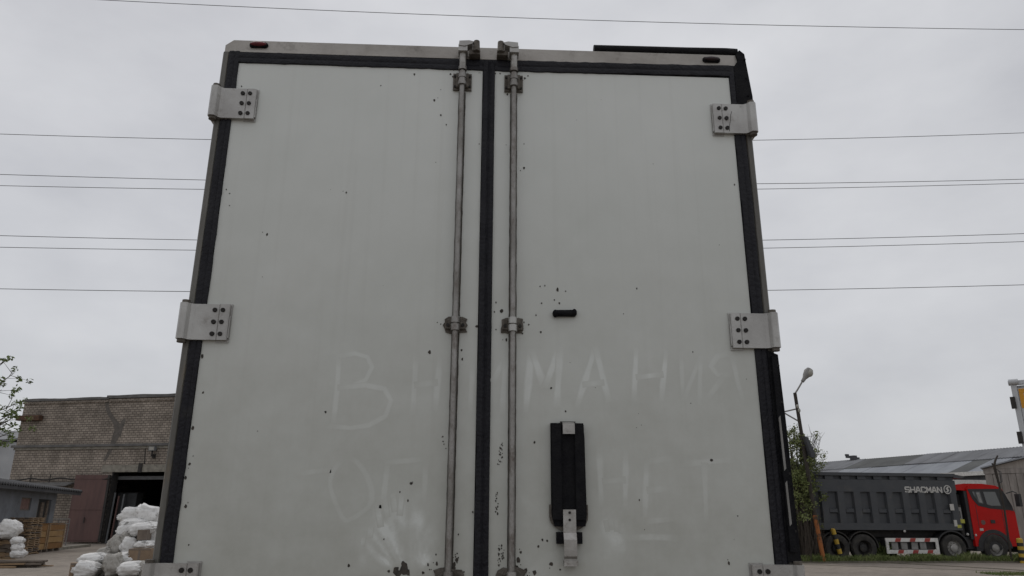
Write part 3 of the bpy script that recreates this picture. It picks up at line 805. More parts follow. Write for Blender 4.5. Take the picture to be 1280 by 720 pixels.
# ------------------------------------------------------------------ left: brick warehouse
WA = at(32, 498, 50.0)
wdir = (math.cos(math.radians(14)), -math.sin(math.radians(14)))
W = Plane((WA.x, WA.y), wdir)
WH = thing('brick_warehouse', 'old pale brick warehouse with a dark open gateway and cracked patched front wall', 'building', (WA.x, WA.y, 0), W.rot())
ztopL = W(80, 501)[1]; ztopR = W(180, 497)[1]
sstep = W(137, 500)[0]
s0 = W(133, 640)[0]; s1 = s0 + 5.2; zo = W(170, 589)[1]
SW = 26.0
mb = MB()
mb.box(0, s0, 0, .5, 0, zo); mb.box(s1, SW, 0, .5, 0, zo)
mb.prism([(0, zo), (SW, zo), (SW, ztopR), (sstep, ztopR), (sstep, ztopL), (0, ztopL)], 'y', 0, .5)
mb.build('wall', 'brick', WH)
MB().box(0, .5, .501, 14, 0, ztopL - .4).build('side_wall', 'brick', WH)
mb = MB().box(.6, SW, .51, 14, ztopL - .9, ztopL - .7)
mb.build('roof', 'felt', WH)
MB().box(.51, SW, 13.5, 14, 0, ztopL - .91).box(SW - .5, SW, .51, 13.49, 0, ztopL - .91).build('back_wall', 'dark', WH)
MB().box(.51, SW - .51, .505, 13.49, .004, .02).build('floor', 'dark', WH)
# parapet caps of felt, sagging a little
def cap(sa, sb, z, th, seed):
    m = MB(); n = 30; rows = []
    for i in range(n + 1):
        s = sa + (sb - sa) * i / n; d = .05 * noise.noise((s * .5, seed, 0)) + .02 * noise.noise((s * 2, seed, 3))
        rows.append([m.b.verts.new(p) for p in ((s, -.12, z), (s, -.12, z + th + d), (s, .2, z + th + .06 + d), (s, .62, z + th + d), (s, .62, z))])
    for a, b in zip(rows, rows[1:]):
        for k in range(5): m.b.faces.new((a[k], a[(k+1) % 5], b[(k+1) % 5], b[k]))
    m.b.faces.new(rows[0]); m.b.faces.new(rows[-1][::-1])
    return m.build('parapet_cap', 'felt', WH)
cap(-.1, sstep, ztopL + .002, .16, 1.0); cap(sstep - .15, SW, ztopR + .002, .20, 2.0)
MB().box(-.05, sstep, -.10, -.002, ztopL - .16, ztopL - .05).build('brick_course', 'brick', WH)
MB().box(sstep + .05, SW, -.10, -.002, ztopR - .22, ztopR - .08).build('brick_course', 'brick', WH)
zl = W(100, 556)[1]
MB().box(-.25, SW, -.16, -.002, zl - .14, zl + .02).build('ledge', 'felt', WH, bevel=.02)
MB().box(-.1, SW, -.06, -.002, zl - .30, zl - .142).build('ledge_course', 'concrete', WH)
# lintel beams
za, zb = W(170, 590)[1], W(170, 581)[1]
sm = W(176, 585)[0]
for a, b in ((W(128, 585)[0], sm - .05), (sm + .05, s1 + .6)):
    MB().box(a, b, -.05, -.003, za, zb).build('lintel_beam', 'concrete', WH, bevel=.02)
MB().box(sm - .12, sm + .14, -.12, -.051, za - .03, zb + .1).build('lintel_bracket', 'chassis', WH, bevel=.02)
# patched crack
mb = MB()
line = [(134,500),(134,508),(136,515),(140,522),(146,530),(148,537),(145,545),(141,555),(138,563),(134,570),(131,576)]
w_ = [2.4, 2.2, 2.8, 3.2, 4.2, 5.0, 4.4, 3.0, 2.4, 2.2, 1.6]
for i in range(len(line) - 1):
    (u, v), (u2, v2) = line[i], line[i+1]
    q = [W(u - w_[i], v), W(u + w_[i], v), W(u2 + w_[i+1], v2), W(u2 - w_[i+1], v2)]
    mb.poly([(a, -.006, b) for a, b in q])
q = [W(148,537), W(152,526), W(156,522), W(157,526), W(153,538), W(151,546), W(146,546)]
mb.poly([(a, -.009, b) for a, b in q])
mb.build('crack_patch', 'mortar', WH)
# rusty beam sticking out at the left corner
a, z = W(25, 523); b, _ = W(54, 523)
MB().box(a, b, -.35, -.02, W(40, 526)[1], W(40, 520)[1]).build('rusty_beam', 'rust', WH, bevel=.02)
# floodlight on the wall
a, z = W(194, 565)
fl = MB().box(a - .22, a + .22, -.42, -.20, z + .05, z + .33).build('floodlight', 'greypanel', WH, bevel=.03)
MB().box(a - .03, a + .03, -.3, 0, z - .3, z - .2).box(a - .04, a + .04, -.33, -.25, z - .3, z + .04).box(a - .1, a + .1, -.12, 0, z - .4, z - .15).build('bracket', 'chassis', fl)
MB().box(a - .18, a + .18, -.43, -.421, z + .08, z + .30).build('lens', 'lampglass', fl)
# conduit down the wall and the sagging cable with its rods
a, z = W(182, 558); b, z2 = W(181, 580)
MB().tube([(a, -.03, z), (b, -.03, z2)], .025, 6).build('conduit', 'chassis', WH)
cable = []
for i in range(25):
    u = 15 + i * 5.2; cable.append((W(u, 0)[0] if False else W(u, 599)[0], -.25, W(u, 600 - 2.2 * (i / 24) + 1.2 * math.sin(i * .9))[1]))
MB().tube(cable, .045, 6).build('cable', 'chassis', WH)
zf = W(70, 603)[1]
MB().prism([(-.2, zf), (-.9, zf - .22), (-.9, zf - .28), (0 - .002, zf - .08), (-.002, zf)], 'x', W(18, 600)[0], W(96, 600)[0]).build('felt_canopy', 'felt', WH)
for u in (42, 66, 105):
    a, z = W(u, 600)
    MB().tube([(a, -.28, z - .2), (a + .02, -.28, z + .36)], .03, 6).build('rod', 'chassis', WH)
# roller box over the opening and a far panel inside
MB().box(s0 + .02, s1 - .02, .52, .9, zo - .5, zo - .28).build('gate_rail', 'greypanel', WH, bevel=.02)
# open gate leaf, swung back toward the wall
lw = s0 - W(98, 640)[0] + .1
zg = W(118, 594)[1]
leaf = MB().box(-lw, 0, -.05, .05, .10, zg).build('gate_leaf', 'gate', WH, bevel=.01)
leaf.location = (s0 - .12, -.18, 0); leaf.rotation_euler = (0, 0, math.radians(9))
MB().box(.002, .14, -.07, .09, .1, zg).build('gate_edge', 'chassis', leaf)
for z in (.25, zg / 2, zg - .2):
    MB().box(-lw + .05, -.05, -.075, -.051, z - .06, z + .06).build('gate_batten', 'gate', leaf, bevel=.01)
MB().tube([(-lw*.5, -.11, zg*.3), (-lw*.5, -.11, zg*.38)], .03, 6).build('gate_handle', 'chassis', leaf)
MB().box(s0 + .002, s0 + .06, -.03, .52, 0, zo - .002).build('gate_jamb', 'chassis', WH)
# narrow battens leaning inside the left jamb
for k, (dx, h, mm) in enumerate(((.12, zg - 1.1, 'greypanel'), (.34, zg - 1.3, 'gate'), (.62, zg - 1.2, 'greypanel'))):
    o = MB().box(0, .10, 0, .05, .02, h).build('jamb_board', mm, WH)
    o.location = (s0 + dx, .15 + .12 * k, 0); o.rotation_euler = (math.radians(-3), 0, 0)
# cabinet seen in the dark of the gateway
pc = W(160, 640, 2.5)
wp = W.P + W.t * pc[0] + W.n * 2.5
cab_t = thing('storage_cabinet', 'tall plain grey cabinet standing inside the dark brick gateway', 'cabinet', (wp.x, wp.y, .02), W.rot())
hcab = W(160, 616, 2.5)[1]
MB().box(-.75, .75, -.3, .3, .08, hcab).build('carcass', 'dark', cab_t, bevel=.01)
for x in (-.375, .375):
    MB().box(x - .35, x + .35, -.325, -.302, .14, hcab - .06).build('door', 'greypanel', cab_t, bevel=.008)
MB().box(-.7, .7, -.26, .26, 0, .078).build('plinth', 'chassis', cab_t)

# ------------------------------------------------------------------ left: grey render shed, its face running away from us
SP0 = ground(38, 690); sd = ray(418, 640); sd = Vector((sd.x, sd.y, 0)).normalized()
S = Plane((SP0.x, SP0.y), (sd.x, sd.y))
SH = thing('utility_shed', 'low grey rendered shed with dark corrugated roof, one window and one doorway', 'shed', (SP0.x, SP0.y, 0), S.rot())
se = S(66, 650)[0]; sb = -9.0; hz = S(40, 609)[1]
# local: x along the face (away), y to the left (into the shed)
dws, dwe = S(46, 640)[0], S(62, 640)[0]; dwt = S(54, 624)[1]
wns, wne = S(26, 630)[0], S(39, 630)[0]; wnb, wnt = S(32, 638)[1], S(32, 622)[1]
mb = MB()
mb.box(sb, wns, 0, .25, 0, hz); mb.box(wne, dws, 0, .25, 0, hz); mb.box(dwe, se, 0, .25, 0, hz)
mb.box(wns, wne, 0, .25, 0, wnb); mb.box(wns, wne, 0, .25, wnt, hz); mb.box(dws, dwe, 0, .25, dwt, hz)
mb.build('wall', 'render', SH)
MB().box(se - .25, se, .251, 5, 0, hz).box(sb, sb + .25, .251, 5, 0, hz).box(sb + .251, se - .251, 4.75, 5, 0, hz).build('end_walls', 'render', SH)
wf = MB().box(wns, wne, .06, .10, wnb, wnb + .06).box(wns, wne, .06, .10, wnt - .06, wnt).box(wns, wns + .06, .06, .10, wnb + .061, wnt - .061).box(wne - .06, wne, .06, .10, wnb + .061, wnt - .061).build('window', 'woodgrey', SH)
MB().box(wns + .06, wne - .06, .075, .085, wnb + .06, wnt - .06).build('pane', 'curtain', wf)
dr = MB().box(dws, dwe, .14, .18, .05, dwt).build('door', 'dark', SH)
for k, (f0, f1) in enumerate(((.02, .16), (.40, .62), (.84, .98))):
    MB().box(dws + (dwe-dws)*f0, dws + (dwe-dws)*f1, .08, .138, .06, dwt - .05 - .1 * (k == 1)).build('plank', 'woodgrey', dr)
MB().box(sb, S(100, 684)[0], -.55, -.002, 0, .13).build('kerb', 'concrete', SH, bevel=.02)
# corrugated roof: waves run across the slope
re_ = S(88, 612)[0]
mb = MB(); n = int((re_ - sb + .5) / .07); rows = []
for i in range(n + 1):
    s = sb - .5 + i * (re_ - sb + .5) / n; w = .035 * math.sin(s * 2 * math.pi / .28)
    rows.append([mb.b.verts.new(p) for p in ((s, -.62, hz + .03 + w), (s, 5.3, hz + .85 + w), (s, 5.3, hz + .80 + w), (s, -.62, hz - .05 + w))])
for a, b in zip(rows, rows[1:]):
    for k in range(4): mb.b.faces.new((a[k], b[k], b[(k+1) % 4], a[(k+1) % 4]))
mb.b.faces.new(rows[0]); mb.b.faces.new(rows[-1][::-1])
mb.build('roof', 'slate', SH)
MB().box(sb - .4, re_ - .05, -.58, -.50, hz - .22, hz - .07).build('fascia', 'slate', SH)
# rail of grey pipe beyond the shed
rp0 = S(70, 655)[0]
rl = thing('pipe_rail', 'two-bar grey pipe rail beside the red gate leaf, under the shed canopy', 'railing', tuple(SP0 + S.t * (se + .4)), S.rot())
for z in (1.25, 1.5):
    MB().tube([(0, .4, z), (3.6, .4, z)], .028, 8).build('bar', 'plate', rl)
for x in (.05, 1.8, 3.55):
    MB().tube([(x, .4, 0), (x, .4, 1.52)], .03, 8).build('post', 'plate', rl)

# plywood crates in front of the shed
def crate(u0, u1, v0, v1, lab, flip):
    a, _ = S(u0, 670, -.75); b, _ = S(u1, 670, -.75)
    zt = S((u0 + u1) / 2, v0, -.75)[1]
    P = SP0 + S.t * ((a + b) / 2) - S.n * .75
    c = thing('plywood_crate', lab, 'crate', (P.x, P.y, 0), S.rot(), 'plywood crates in front of the shed')
    h = (b - a) / 2 - .04
    zb_ = .14
    rows_ = 4
    for i in range(rows_):
        z0 = zb_ + (zt - zb_) * i / rows_; z1 = zb_ + (zt - zb_) * (i + 1) / rows_ - .025
        MB().box(-h, h, -.012 * (i % 2), .03, z0, z1).build('board', 'plyl' if (i in (0, 2) if not flip else i in (1, 2)) else 'ply', c, bevel=.004)
        MB().box(-h, h, .66, .69, z0, z1).build('board', 'ply', c, bevel=.004)
        for s in (-1, 1):
            MB().box(s*h - .015 - .015*s, s*h + .015 - .015*s, .032, .658, z0, z1).build('board', 'ply', c)
    MB().box(-h, h, .0, .7, zt + .002, zt + .03).build('lid', 'ply', c)
    for s in (-1, 1):
        MB().box(s*h - .05, s*h + .05, -.045, -.0135, zb_, zt).build('corner_batten', 'wood', c)
    for s in (-1, 0, 1):
        MB().box(s*h*.8 - .06, s*h*.8 + .06, .02, .68, 0, zb_ - .003).build('skid', 'woodgrey', c)
crate(38.5, 58, 656, 684, 'orange plywood crate nearer the grey shed doorway', False)
crate(59.5, 79, 655, 682, 'orange plywood crate farther right, beside the pipe rail', True)

# ------------------------------------------------------------------ timber, pallets and sacks at the left edge
def plank_stack(u, v, lab, cat, name, layers, length, width, rz, z0, mats, seed, gap=.11, across=5):
    g = ground(u, v)
    t = thing(name, lab, cat, (g.x, g.y, z0), rz)
    r = random.Random(seed); z = 0.0
    for k in range(layers):
        if k % 2 == 0:
            for j in range(3):
                y = (j - 1) * (length * .42)
                MB().box(-width/2 + r.uniform(-.05, .05), width/2 + r.uniform(-.05, .05), y - .05, y + .05, z, z + gap - .002).build('bearer', r.choice(mats), t)
            z += gap
        else:
            for j in range(across):
                x = -width/2 + width * (j + .5) / across
                MB().box(x - width/across*.42, x + width/across*.42, -length/2 + r.uniform(-.12, .12), length/2 + r.uniform(-.12, .12), z, z + .032).build('plank', r.choice(mats), t)
            z += .034
    return t, z
pa, za_ = plank_stack(-6, 699, 'tall stack of pale wooden pallets at the left edge', 'pallets', 'pallet_stack', 16, 1.2, 1.0, .9, 0, ['wood', 'wood', 'woodgrey'], 3)
pb, zb2 = plank_stack(12, 696, 'low stack of pallets under a bulging white sack', 'pallets', 'pallet_stack', 7, 1.2, 1.0, .55, 0, ['wood', 'woodgrey'], 5)
pcst, zc2 = plank_stack(26, 693, 'chest-high pile of pale planks in front of the shed window', 'planks', 'plank_pile', 40, 1.5, .9, S.rot() - 1.57, 0, ['wood', 'wood', 'woodgrey'], 8, gap=.045)
g = ground(6, 709)
tp = thing('timber_pile', 'heap of dark loose boards lying on the yard at the left edge', 'timber', (g.x, g.y, 0), .0)
r = random.Random(12)
for k in range(22):
    lay = k // 8; n_in = k % 8
    o = MB().box(-.95, .95, -.07, .07, 0, .05).build('board', r.choice(['woodgrey', 'woodgrey', 'bark', 'wood']), tp)
    o.location = (r.uniform(-.35, .55) - .2, -.55 + n_in * .17 + .1 * lay, .002 + lay * .075 + r.uniform(0, .012)); o.rotation_euler = (0, r.uniform(-.02, .03), r.uniform(-.12, .2))

# ------------------------------------------------------------------ sacks
def sack_mesh(seed, mat, ear=False):
    m = bmesh.new()
    bmesh.ops.create_icosphere(m, subdivisions=4, radius=1)
    for v in m.verts:
        x, y, z = v.co
        def se_(a, p): return math.copysign(abs(a) ** p, a)
        x, y, z = se_(x, .5), se_(y, .5), se_(z, .85)
        e = max(0, abs(x) - .5) / .5
        z *= 1 - .62 * e ** 1.4
        y *= 1 + .16 * e
        p = Vector((x * 1.6, y * 1.6, z * 1.3 + seed * 7.3))
        f = 1 + .16 * noise.noise(p) + .08 * noise.noise(p * 2.3)
        q = Vector((p.x * 1.2, p.y * 3.2, p.z * 2.4))
        rr = .17 * (1 - abs(noise.noise(q * 1.3 + Vector((3, 1, 5)))) * 2.2) * (.4 + .6 * noise.noise(p * 1.1 + Vector((9, 2, 4))) + .35 * e)
        rr += .09 * (1 - abs(noise.noise(q * 2.9)) * 2.4) * .6
        v.co = Vector((x * f, y * f, z * f)) * (1 - rr)
        if ear and x < -.15 and z > -.3:
            v.co += Vector((-.05, 0, 1.0)) * ((-x - .15) / .85) ** 1.3 * max(0, 1 - abs(y) * .6)
    me = bpy.data.meshes.new('sack')
    m.to_mesh(me); m.free()
    me.materials.append(MAT[mat])
    for p in me.polygons: p.use_smooth = True
    return me
SACKS = [sack_mesh(1, 'sack'), sack_mesh(2, 'sack'), sack_mesh(3, 'sack'), sack_mesh(4, 'sackgrey'), sack_mesh(5, 'sackgrey'), sack_mesh(6, 'sack', True)]
def sack(u, v, Y, wpx, hpx, mesh, lab, rot=(0, 0, 0), depth=.36, group='white sacks heaped before the gateway'):
    P = at(u, v, Y); k = (P - CAM).dot(FWD) / FPX
    o = bpy.data.objects.new('sack', SACKS[mesh]); COL.objects.link(o)
    o.scale = (wpx * .54 * k, depth, hpx * .56 * k)
    o.location = (P.x, P.y, max(P.z, hpx * .45 * k)); o.rotation_euler = rot
    tag(o, lab, 'sack', group)
    return o
sack(187, 644, 21.0, 28, 19, 5, 'topmost white sack of the heap, with a pointed ear', (0, .1, .1))
sack(166, 645, 21.0, 31, 19, 0, 'smooth domed white sack just left of the topmost pointed one', (0, -.1, .3))
sack(170, 654, 20.8, 33, 12, 1, 'flattened white sack under the domed one near the top of the heap', (0, -.08, 0))
sack(161, 662, 20.7, 26, 17, 2, 'white sack slumped halfway up the left slope of the heap', (0, -.5, .1))
sack(181, 661, 20.5, 33, 15, 1, 'white sack arching over the small cardboard box', (0, -.15, 0))
sack(157, 673, 20.5, 17, 15, 4, 'small creased sack below the slumped one, above the round dusty sack', (0, .2, .5))
sack(145, 682, 20.4, 19, 22, 3, 'round dusty beige sack on the left slope of the heap', (0, .25, .3))
sack(161, 683, 20.3, 20, 20, 0, 'white sack between the round dusty sack and the cardboard boxes', (0, 0, .4))
sack(182, 681, 20.1, 22, 10, 2, 'flat white sack resting on the wide cardboard box', (0, 0, 0))
sack(134, 691, 20.3, 20, 13, 4, 'crumpled grey sack below the round dusty one', (0, -.4, 0))
sack(117, 699, 19.9, 33, 14, 1, 'long white sack lying on top at the left foot of the heap', (0, -.12, .1))
sack(109, 712, 19.3, 28, 19, 0, 'white sack with a blue print at the left foot of the heap', (0, 0, .1))
sack(130, 699, 20.0, 20, 11, 2, 'small white sack wedged right of the long one', (0, -.3, 0))
sack(143, 706, 19.5, 25, 26, 4, 'upright beige sack in the middle of the front row', (0, -.2, .2))
sack(159, 698, 19.8, 20, 15, 2, 'pale sack behind the upright beige one in the front row', (0, 0, .2))
sack(166, 711, 19.3, 31, 17, 1, 'bright white sack at the right end of the front row', (0, -.1, 0))
sack(184, 712, 19.4, 24, 18, 3, 'sack half hidden by the trailer corner in the front row', (0, .1, .2))
sack(196, 652, 21.2, 34, 20, 1, 'white sack behind the trailer corner near the top of the heap', (0, .2, 0))
sack(196, 672, 20.8, 36, 24, 2, 'white sack behind the trailer corner beside the cardboard boxes', (0, .1, 0))
sack(170, 672, 21.0, 34, 24, 3, 'dusty sack deep in the heap behind the small cardboard box', (0, 0, 0))
sack(166, 690, 20.9, 40, 28, 4, 'dusty sack at the core of the heap', (0, 0, 0))
sack(190, 692, 21.2, 40, 30, 0, 'big white sack in the back of the heap behind the trailer corner', (0, 0, 0))
sack(120, 713, 20.2, 30, 20, 3, 'dusty sack under the long white one', (0, 0, 0))
# blue print on the front-left sack: a thin patch on its cloth
P = at(113, 708, 19.0)
# cardboard boxes in the heap
def cbox(u, v, Y, wpx, hpx, lab, mat, rz=0.1, flap=True):
    P = at(u, v, Y); k = (P - CAM).dot(FWD) / FPX; w, h = wpx * k / 2, hpx * k / 2
    t = thing('cardboard_box', lab, 'box', (P.x, P.y, max(P.z - h, .002)), rz, 'cardboard boxes among the sacks')
    mm = MB().box(-w, w, -.22, .22, 0, 2*h); mm.build('carton', mat, t, bevel=.008)
    MB().box(-w*.98, w*.98, -.225, -.2205, h*1.75, h*1.98).build('flap', 'cardgrey', t)
    MB().box(-.03, .03, -.2245, -.2205, .02, h*1.7).build('tape', 'cardgrey', t)
cbox(180.5, 668.5, 20.15, 11, 12, 'small brown cardboard box framed by white sacks', 'cardgrey')
cbox(177, 693, 19.75, 26, 14, 'wide tan cardboard box low in the heap by the trailer corner', 'card')
cbox(93, 712, 19.2, 10, 16, 'brown cardboard box at the far left foot of the heap', 'card', .5)
sack(12, 661, 28.3, 24, 20, 0, 'bulging white sack on the low pallets at the left edge', (0, 0, .3), .5, 'white sacks by the pallets')
sack(22, 676, 28.0, 13, 9, 1, 'topmost small white sack of the column beside the pallets', (0, 0, .2), .3, 'white sacks by the pallets')
sack(22, 684, 28.0, 14, 10, 2, 'middle small white sack of the column beside the pallets', (0, 0, .4), .3, 'white sacks by the pallets')
sack(23, 692, 28.0, 15, 10, 1, 'lowest small white sack of the column beside the pallets', (0, 0, .1), .3, 'white sacks by the pallets')

# far pale building behind the tree
P = at(6, 548, 78)
fb = thing('pale_building', 'pale grey hall with a shallow roof far behind the tree at left', 'building', (P.x - 8, 78, 0), -.2)
hb = P.z - .5
MB().box(-12, 10, 0, 12, 0, hb).build('wall', 'palewall', fb)
MB().prism([(-.4, hb + .002), (6, hb + 1.6), (12.4, hb + .002), (12.4, hb + .2), (6, hb + 1.8), (-.4, hb + .2)], 'x', -12.3, 10.3).build('roof', 'sheetgrey', fb)
for x in (-9, -4, 1, 6):
    w = MB().box(x, x + 2, -.05, -.002, hb * .45, hb * .7).build('window', 'white', fb)
    MB().box(x + .1, x + 1.9, -.06, -.051, hb * .45 + .1, hb * .7 - .1).build('pane', 'glassdark', w)

# ------------------------------------------------------------------ foliage
def leaf_cloud(m, c, rad, n, size, r, flat=.8):
    for _ in range(n):
        while True:
            p = Vector((r.uniform(-1, 1), r.uniform(-1, 1), r.uniform(-1, 1)))
            if p.length < 1: break
        p = Vector((p.x * rad[0], p.y * rad[1], p.z * rad[2])) + Vector(c)
        a = Vector((r.gauss(0, 1), r.gauss(0, 1), r.gauss(0, .6))).normalized(); b = a.orthogonal().normalized()
        b = (b * math.cos(r.random() * 6.28) + a.cross(b) * math.sin(r.random() * 6.28)).normalized()
        s = size * r.uniform(.6, 1.3)
        m.b.faces.new([m.b.verts.new(q) for q in (p - a * s, p + b * s * .42, p + a * s, p - b * s * .42)])

def branchy(m, lf, p, d, length, rad, depth, r, leaves, lsize, clump):
    pts = [p]; n = 5; dd = d.copy()
    for i in range(n):
        dd = (dd + Vector((r.gauss(0, .16), r.gauss(0, .16), r.gauss(.03, .1)))).normalized()
        pts.append(pts[-1] + dd * length / n)
    m.tube(pts, [rad * (1 - .75 * i / n) for i in range(n + 1)], 6 if depth > 1 else 4, caps=False)
    if depth == 0:
        for q in pts[2:]:
            leaf_cloud(lf, q, (clump, clump, clump * .8), leaves, lsize, r)
        return
    for k in range(3 + (depth > 1)):
        i = r.randint(2, n); ax = Vector((r.gauss(0, 1), r.gauss(0, 1), r.gauss(0, .5)))
        nd = (dd + ax.normalized() * r.uniform(.5, .9)).normalized()
        branchy(m, lf, pts[i], nd, length * r.uniform(.5, .7), rad * .45, depth - 1, r, leaves, lsize, clump)

# tree past the left edge: only twig ends reach in
r = random.Random(21)
tb = at(-75, 660, 27); TRE = thing('broadleaf_tree', 'sparse spring-green tree reaching in past the left edge above the shed', 'tree', (tb.x, tb.y, 0))
tm, lf = MB(), MB()
o0 = Vector((tb.x, tb.y, 0))
htop = at(-60, 400, 27).z
tm.tube([Vector((0, 0, 0)), Vector((.1, 0, 2)), Vector((.05, .1, 4)), Vector((.2, .1, 6)), Vector((.15, .1, htop))], [.24, .2, .17, .12, .05], 10)
for (u, v, n) in ((4, 452, 3), (18, 466, 2), (2, 487, 2), (13, 508, 3), (20, 520, 3), (6, 527, 4), (14, 540, 4), (2, 552, 4), (22, 512, 2), (-12, 470, 6), (-20, 505, 8), (-25, 545, 9), (-45, 440, 9), (-50, 490, 10), (-60, 540, 9), (-80, 430, 9), (-100, 500, 9), (-110, 460, 9)):
    e = at(u, v, 27 + r.uniform(-.8, .8)) - o0
    st = Vector((.1, .1, max(1.8, e.z - r.uniform(1.0, 2.0))))
    mid = st.lerp(e, .55) + Vector((0, 0, .25))
    tm.tube([st, mid, e], [.05, .03, .008], 5)
    for k in range(n + 2):
        d = Vector((r.gauss(0, .33), r.gauss(0, .3), r.gauss(0, .26)))
        tm.tube([mid.lerp(e, .6 + .4 * k / (n + 2)), e + d], [.012, .005], 4)
        leaf_cloud(lf, e + d, (.16, .16, .13), 17, .08, r)
tm.build('trunk', 'bark', TRE); lf.build('crown', 'leaf', TRE, kind='stuff')

# shrub tree behind the right edge of the trailer
r = random.Random(5)
bp_ = at(1002, 697, 28.6); BU = thing('shrub_tree', 'thin many-stemmed shrub with yellow-green leaves behind the leaning lamp post', 'tree', (bp_.x, bp_.y, 0))
tm, lf = MB(), MB()
bk = ((bp_ - CAM).dot(FWD)) / FPX
o0 = Vector((bp_.x, bp_.y, 0))
for k in range(15):
    u = r.uniform(982, 1012); v = r.uniform(535, 590)
    e = at(u, v, 28.6 + r.uniform(-.4, .4)) - o0
    st = Vector((r.uniform(-.5, .5), r.uniform(-.5, .5), 0))
    mid = st.lerp(e, .5) + Vector((r.uniform(-.2, .2), 0, .2))
    tm.tube([st, mid, e], [.06, .04, .01], 5)
    for j in range(16):
        q = st.lerp(e, .42 + .58 * r.random())
        d = Vector((r.gauss(0, .32), r.gauss(0, .32), r.gauss(.15, .25)))
        tm.tube([q, q + d], [.014, .004], 4)
        leaf_cloud(lf, q + d, (.2, .2, .2), 34, .06, r)
for k in range(16):
    u = r.uniform(1006, 1030); v = r.uniform(540, 590)
    e = at(u, v, 28.8) - o0; q = at(1004, r.uniform(590, 640), 28.8) - o0
    tm.tube([q, q.lerp(e, .5) + Vector((.05, 0, .1)), e], [.022, .015, .006], 4)
    for j in range(5):
        qq = q.lerp(e, r.uniform(.5, .95)); tm.tube([qq, qq + Vector((r.uniform(-.2, .35), 0, r.uniform(.15, .5)))], [.008, .004], 4)
for k in range(700):     # tangle of dead stems near the ground
    x, y = r.gauss(-.05, .36), r.gauss(0, .3)
    tm.tube([(x, y, 0), (x + r.gauss(0, .2), y + r.gauss(0, .2), r.uniform(.5, 2.2))], [.012, .005], 3)
leaf_cloud(lf, (-.1, 0, 1.9), (.5, .4, 1.3), 300, .06, r)
tm.build('trunk', 'bark', BU); lf.build('crown', 'leafdark', BU, kind='stuff')

# ------------------------------------------------------------------ right: tipper truck
TG = ground(1150, 702.5)
tyaw = math.radians(4.0)
T = Plane((TG.x, TG.y), (math.cos(tyaw), math.sin(tyaw)))
lx0 = T(1047, 690)[0]
TK = thing('tipper_truck', 'grey four-axle tipper truck with a red cab parked on the verge', 'truck', (TG.x, TG.y, 0), tyaw)
def tq(u, v): return T(u, v)
HW = 2.5   # width; near side is y=0, far side y=HW
bx0, bx1 = T(1014, 625)[0], T(1200, 640)[0]
bz0, bz1 = T(1110, 662.5)[1], T(1110, 592)[1]
ub = T(1110, 615)[1]; lb = T(1110, 654)[1]
mb = MB()
# main tub (tapered floor), set in behind the ribs
mb.prism([(bx0 + .05, bz0), (bx1, bz0), (bx1, bz1 - .02), (bx0, bz1), (bx0 - .02, bz1 - 1.2)], 'y', .13, HW - .09)
mb.build('tipper_body', 'body', TK, bevel=.02)
body = bpy.data.objects['tipper_body']
MB().box(bx0, bx1, .02, .1285, ub, bz1 - .26).build('upper_band', 'body', body, bevel=.015)
MB().box(bx0 - .05, bx1 + .02, -.03, .1285, bz1 - .10, bz1 + .03).build('top_rail', 'body', body, bevel=.02)
MB().box(bx0 + .03, bx1, .0, .1285, bz0, lb).build('lower_rail', 'body', body, bevel=.02)
zm = T(1110, 638)[1]
pitch_ = T(1100.4, 640)[0] - T(1080, 640)[0]
x = T(1027.5, 640)[0]
k = 0
ribs = []
while x < bx1 - .1:
    w = .38
    xe = min(x + w, bx1)
    ribs.append((x, xe))
    MB().prism([(x, .1285), (x + .05, .005), (xe - .04, .005), (xe, .1285)], 'z', lb + .002, ub - .002).build('rib', 'body', body, bevel=.008)
    x += pitch_
for (a, b), (c, d) in zip(ribs, ribs[1:]):
    MB().prism([(.1285, zm - .13), (.05, zm - .09), (.05, zm + .05), (.1285, zm + .07)], 'x', b + .002, c - .002).build('cross_rib', 'body', body)
    MB().box(b - .06, c - .04, .03, .1285, bz1 - .25, bz1 - .105).build('rail_gusset', 'body', body)
MB().prism([(bx0 - .02, ub), (bx0 + .2, ub), (bx0 + .2, lb), (bx0 + .05, lb)], 'y', .004, .1285).build('rear_post', 'body', body)
# canopy lip running forward over the cab gap
MB().prism([(bx1 + .03, bz1 + .02), (bx1 + .60, bz1 - .08), (bx1 + .45, bz1 - .16), (bx1 + .03, bz1 - .14)], 'y', .1, HW - .1).build('canopy_lip', 'body', body, bevel=.01)
# white tags at the front of the tub
for (u0, v0, u1, v1, mm) in ((1187, 630, 1193, 638, 'letter'), (1192, 650, 1197, 658, 'letter'), (1196.5, 656, 1202, 660, 'yellowgreen')):
    a, z1_ = T(u0, v0); b, z0_ = T(u1, v1)
    MB().box(a, b, -.012, .02 if mm != 'yellowgreen' else -.002, z0_, z1_).build('tag_plate', mm, body)
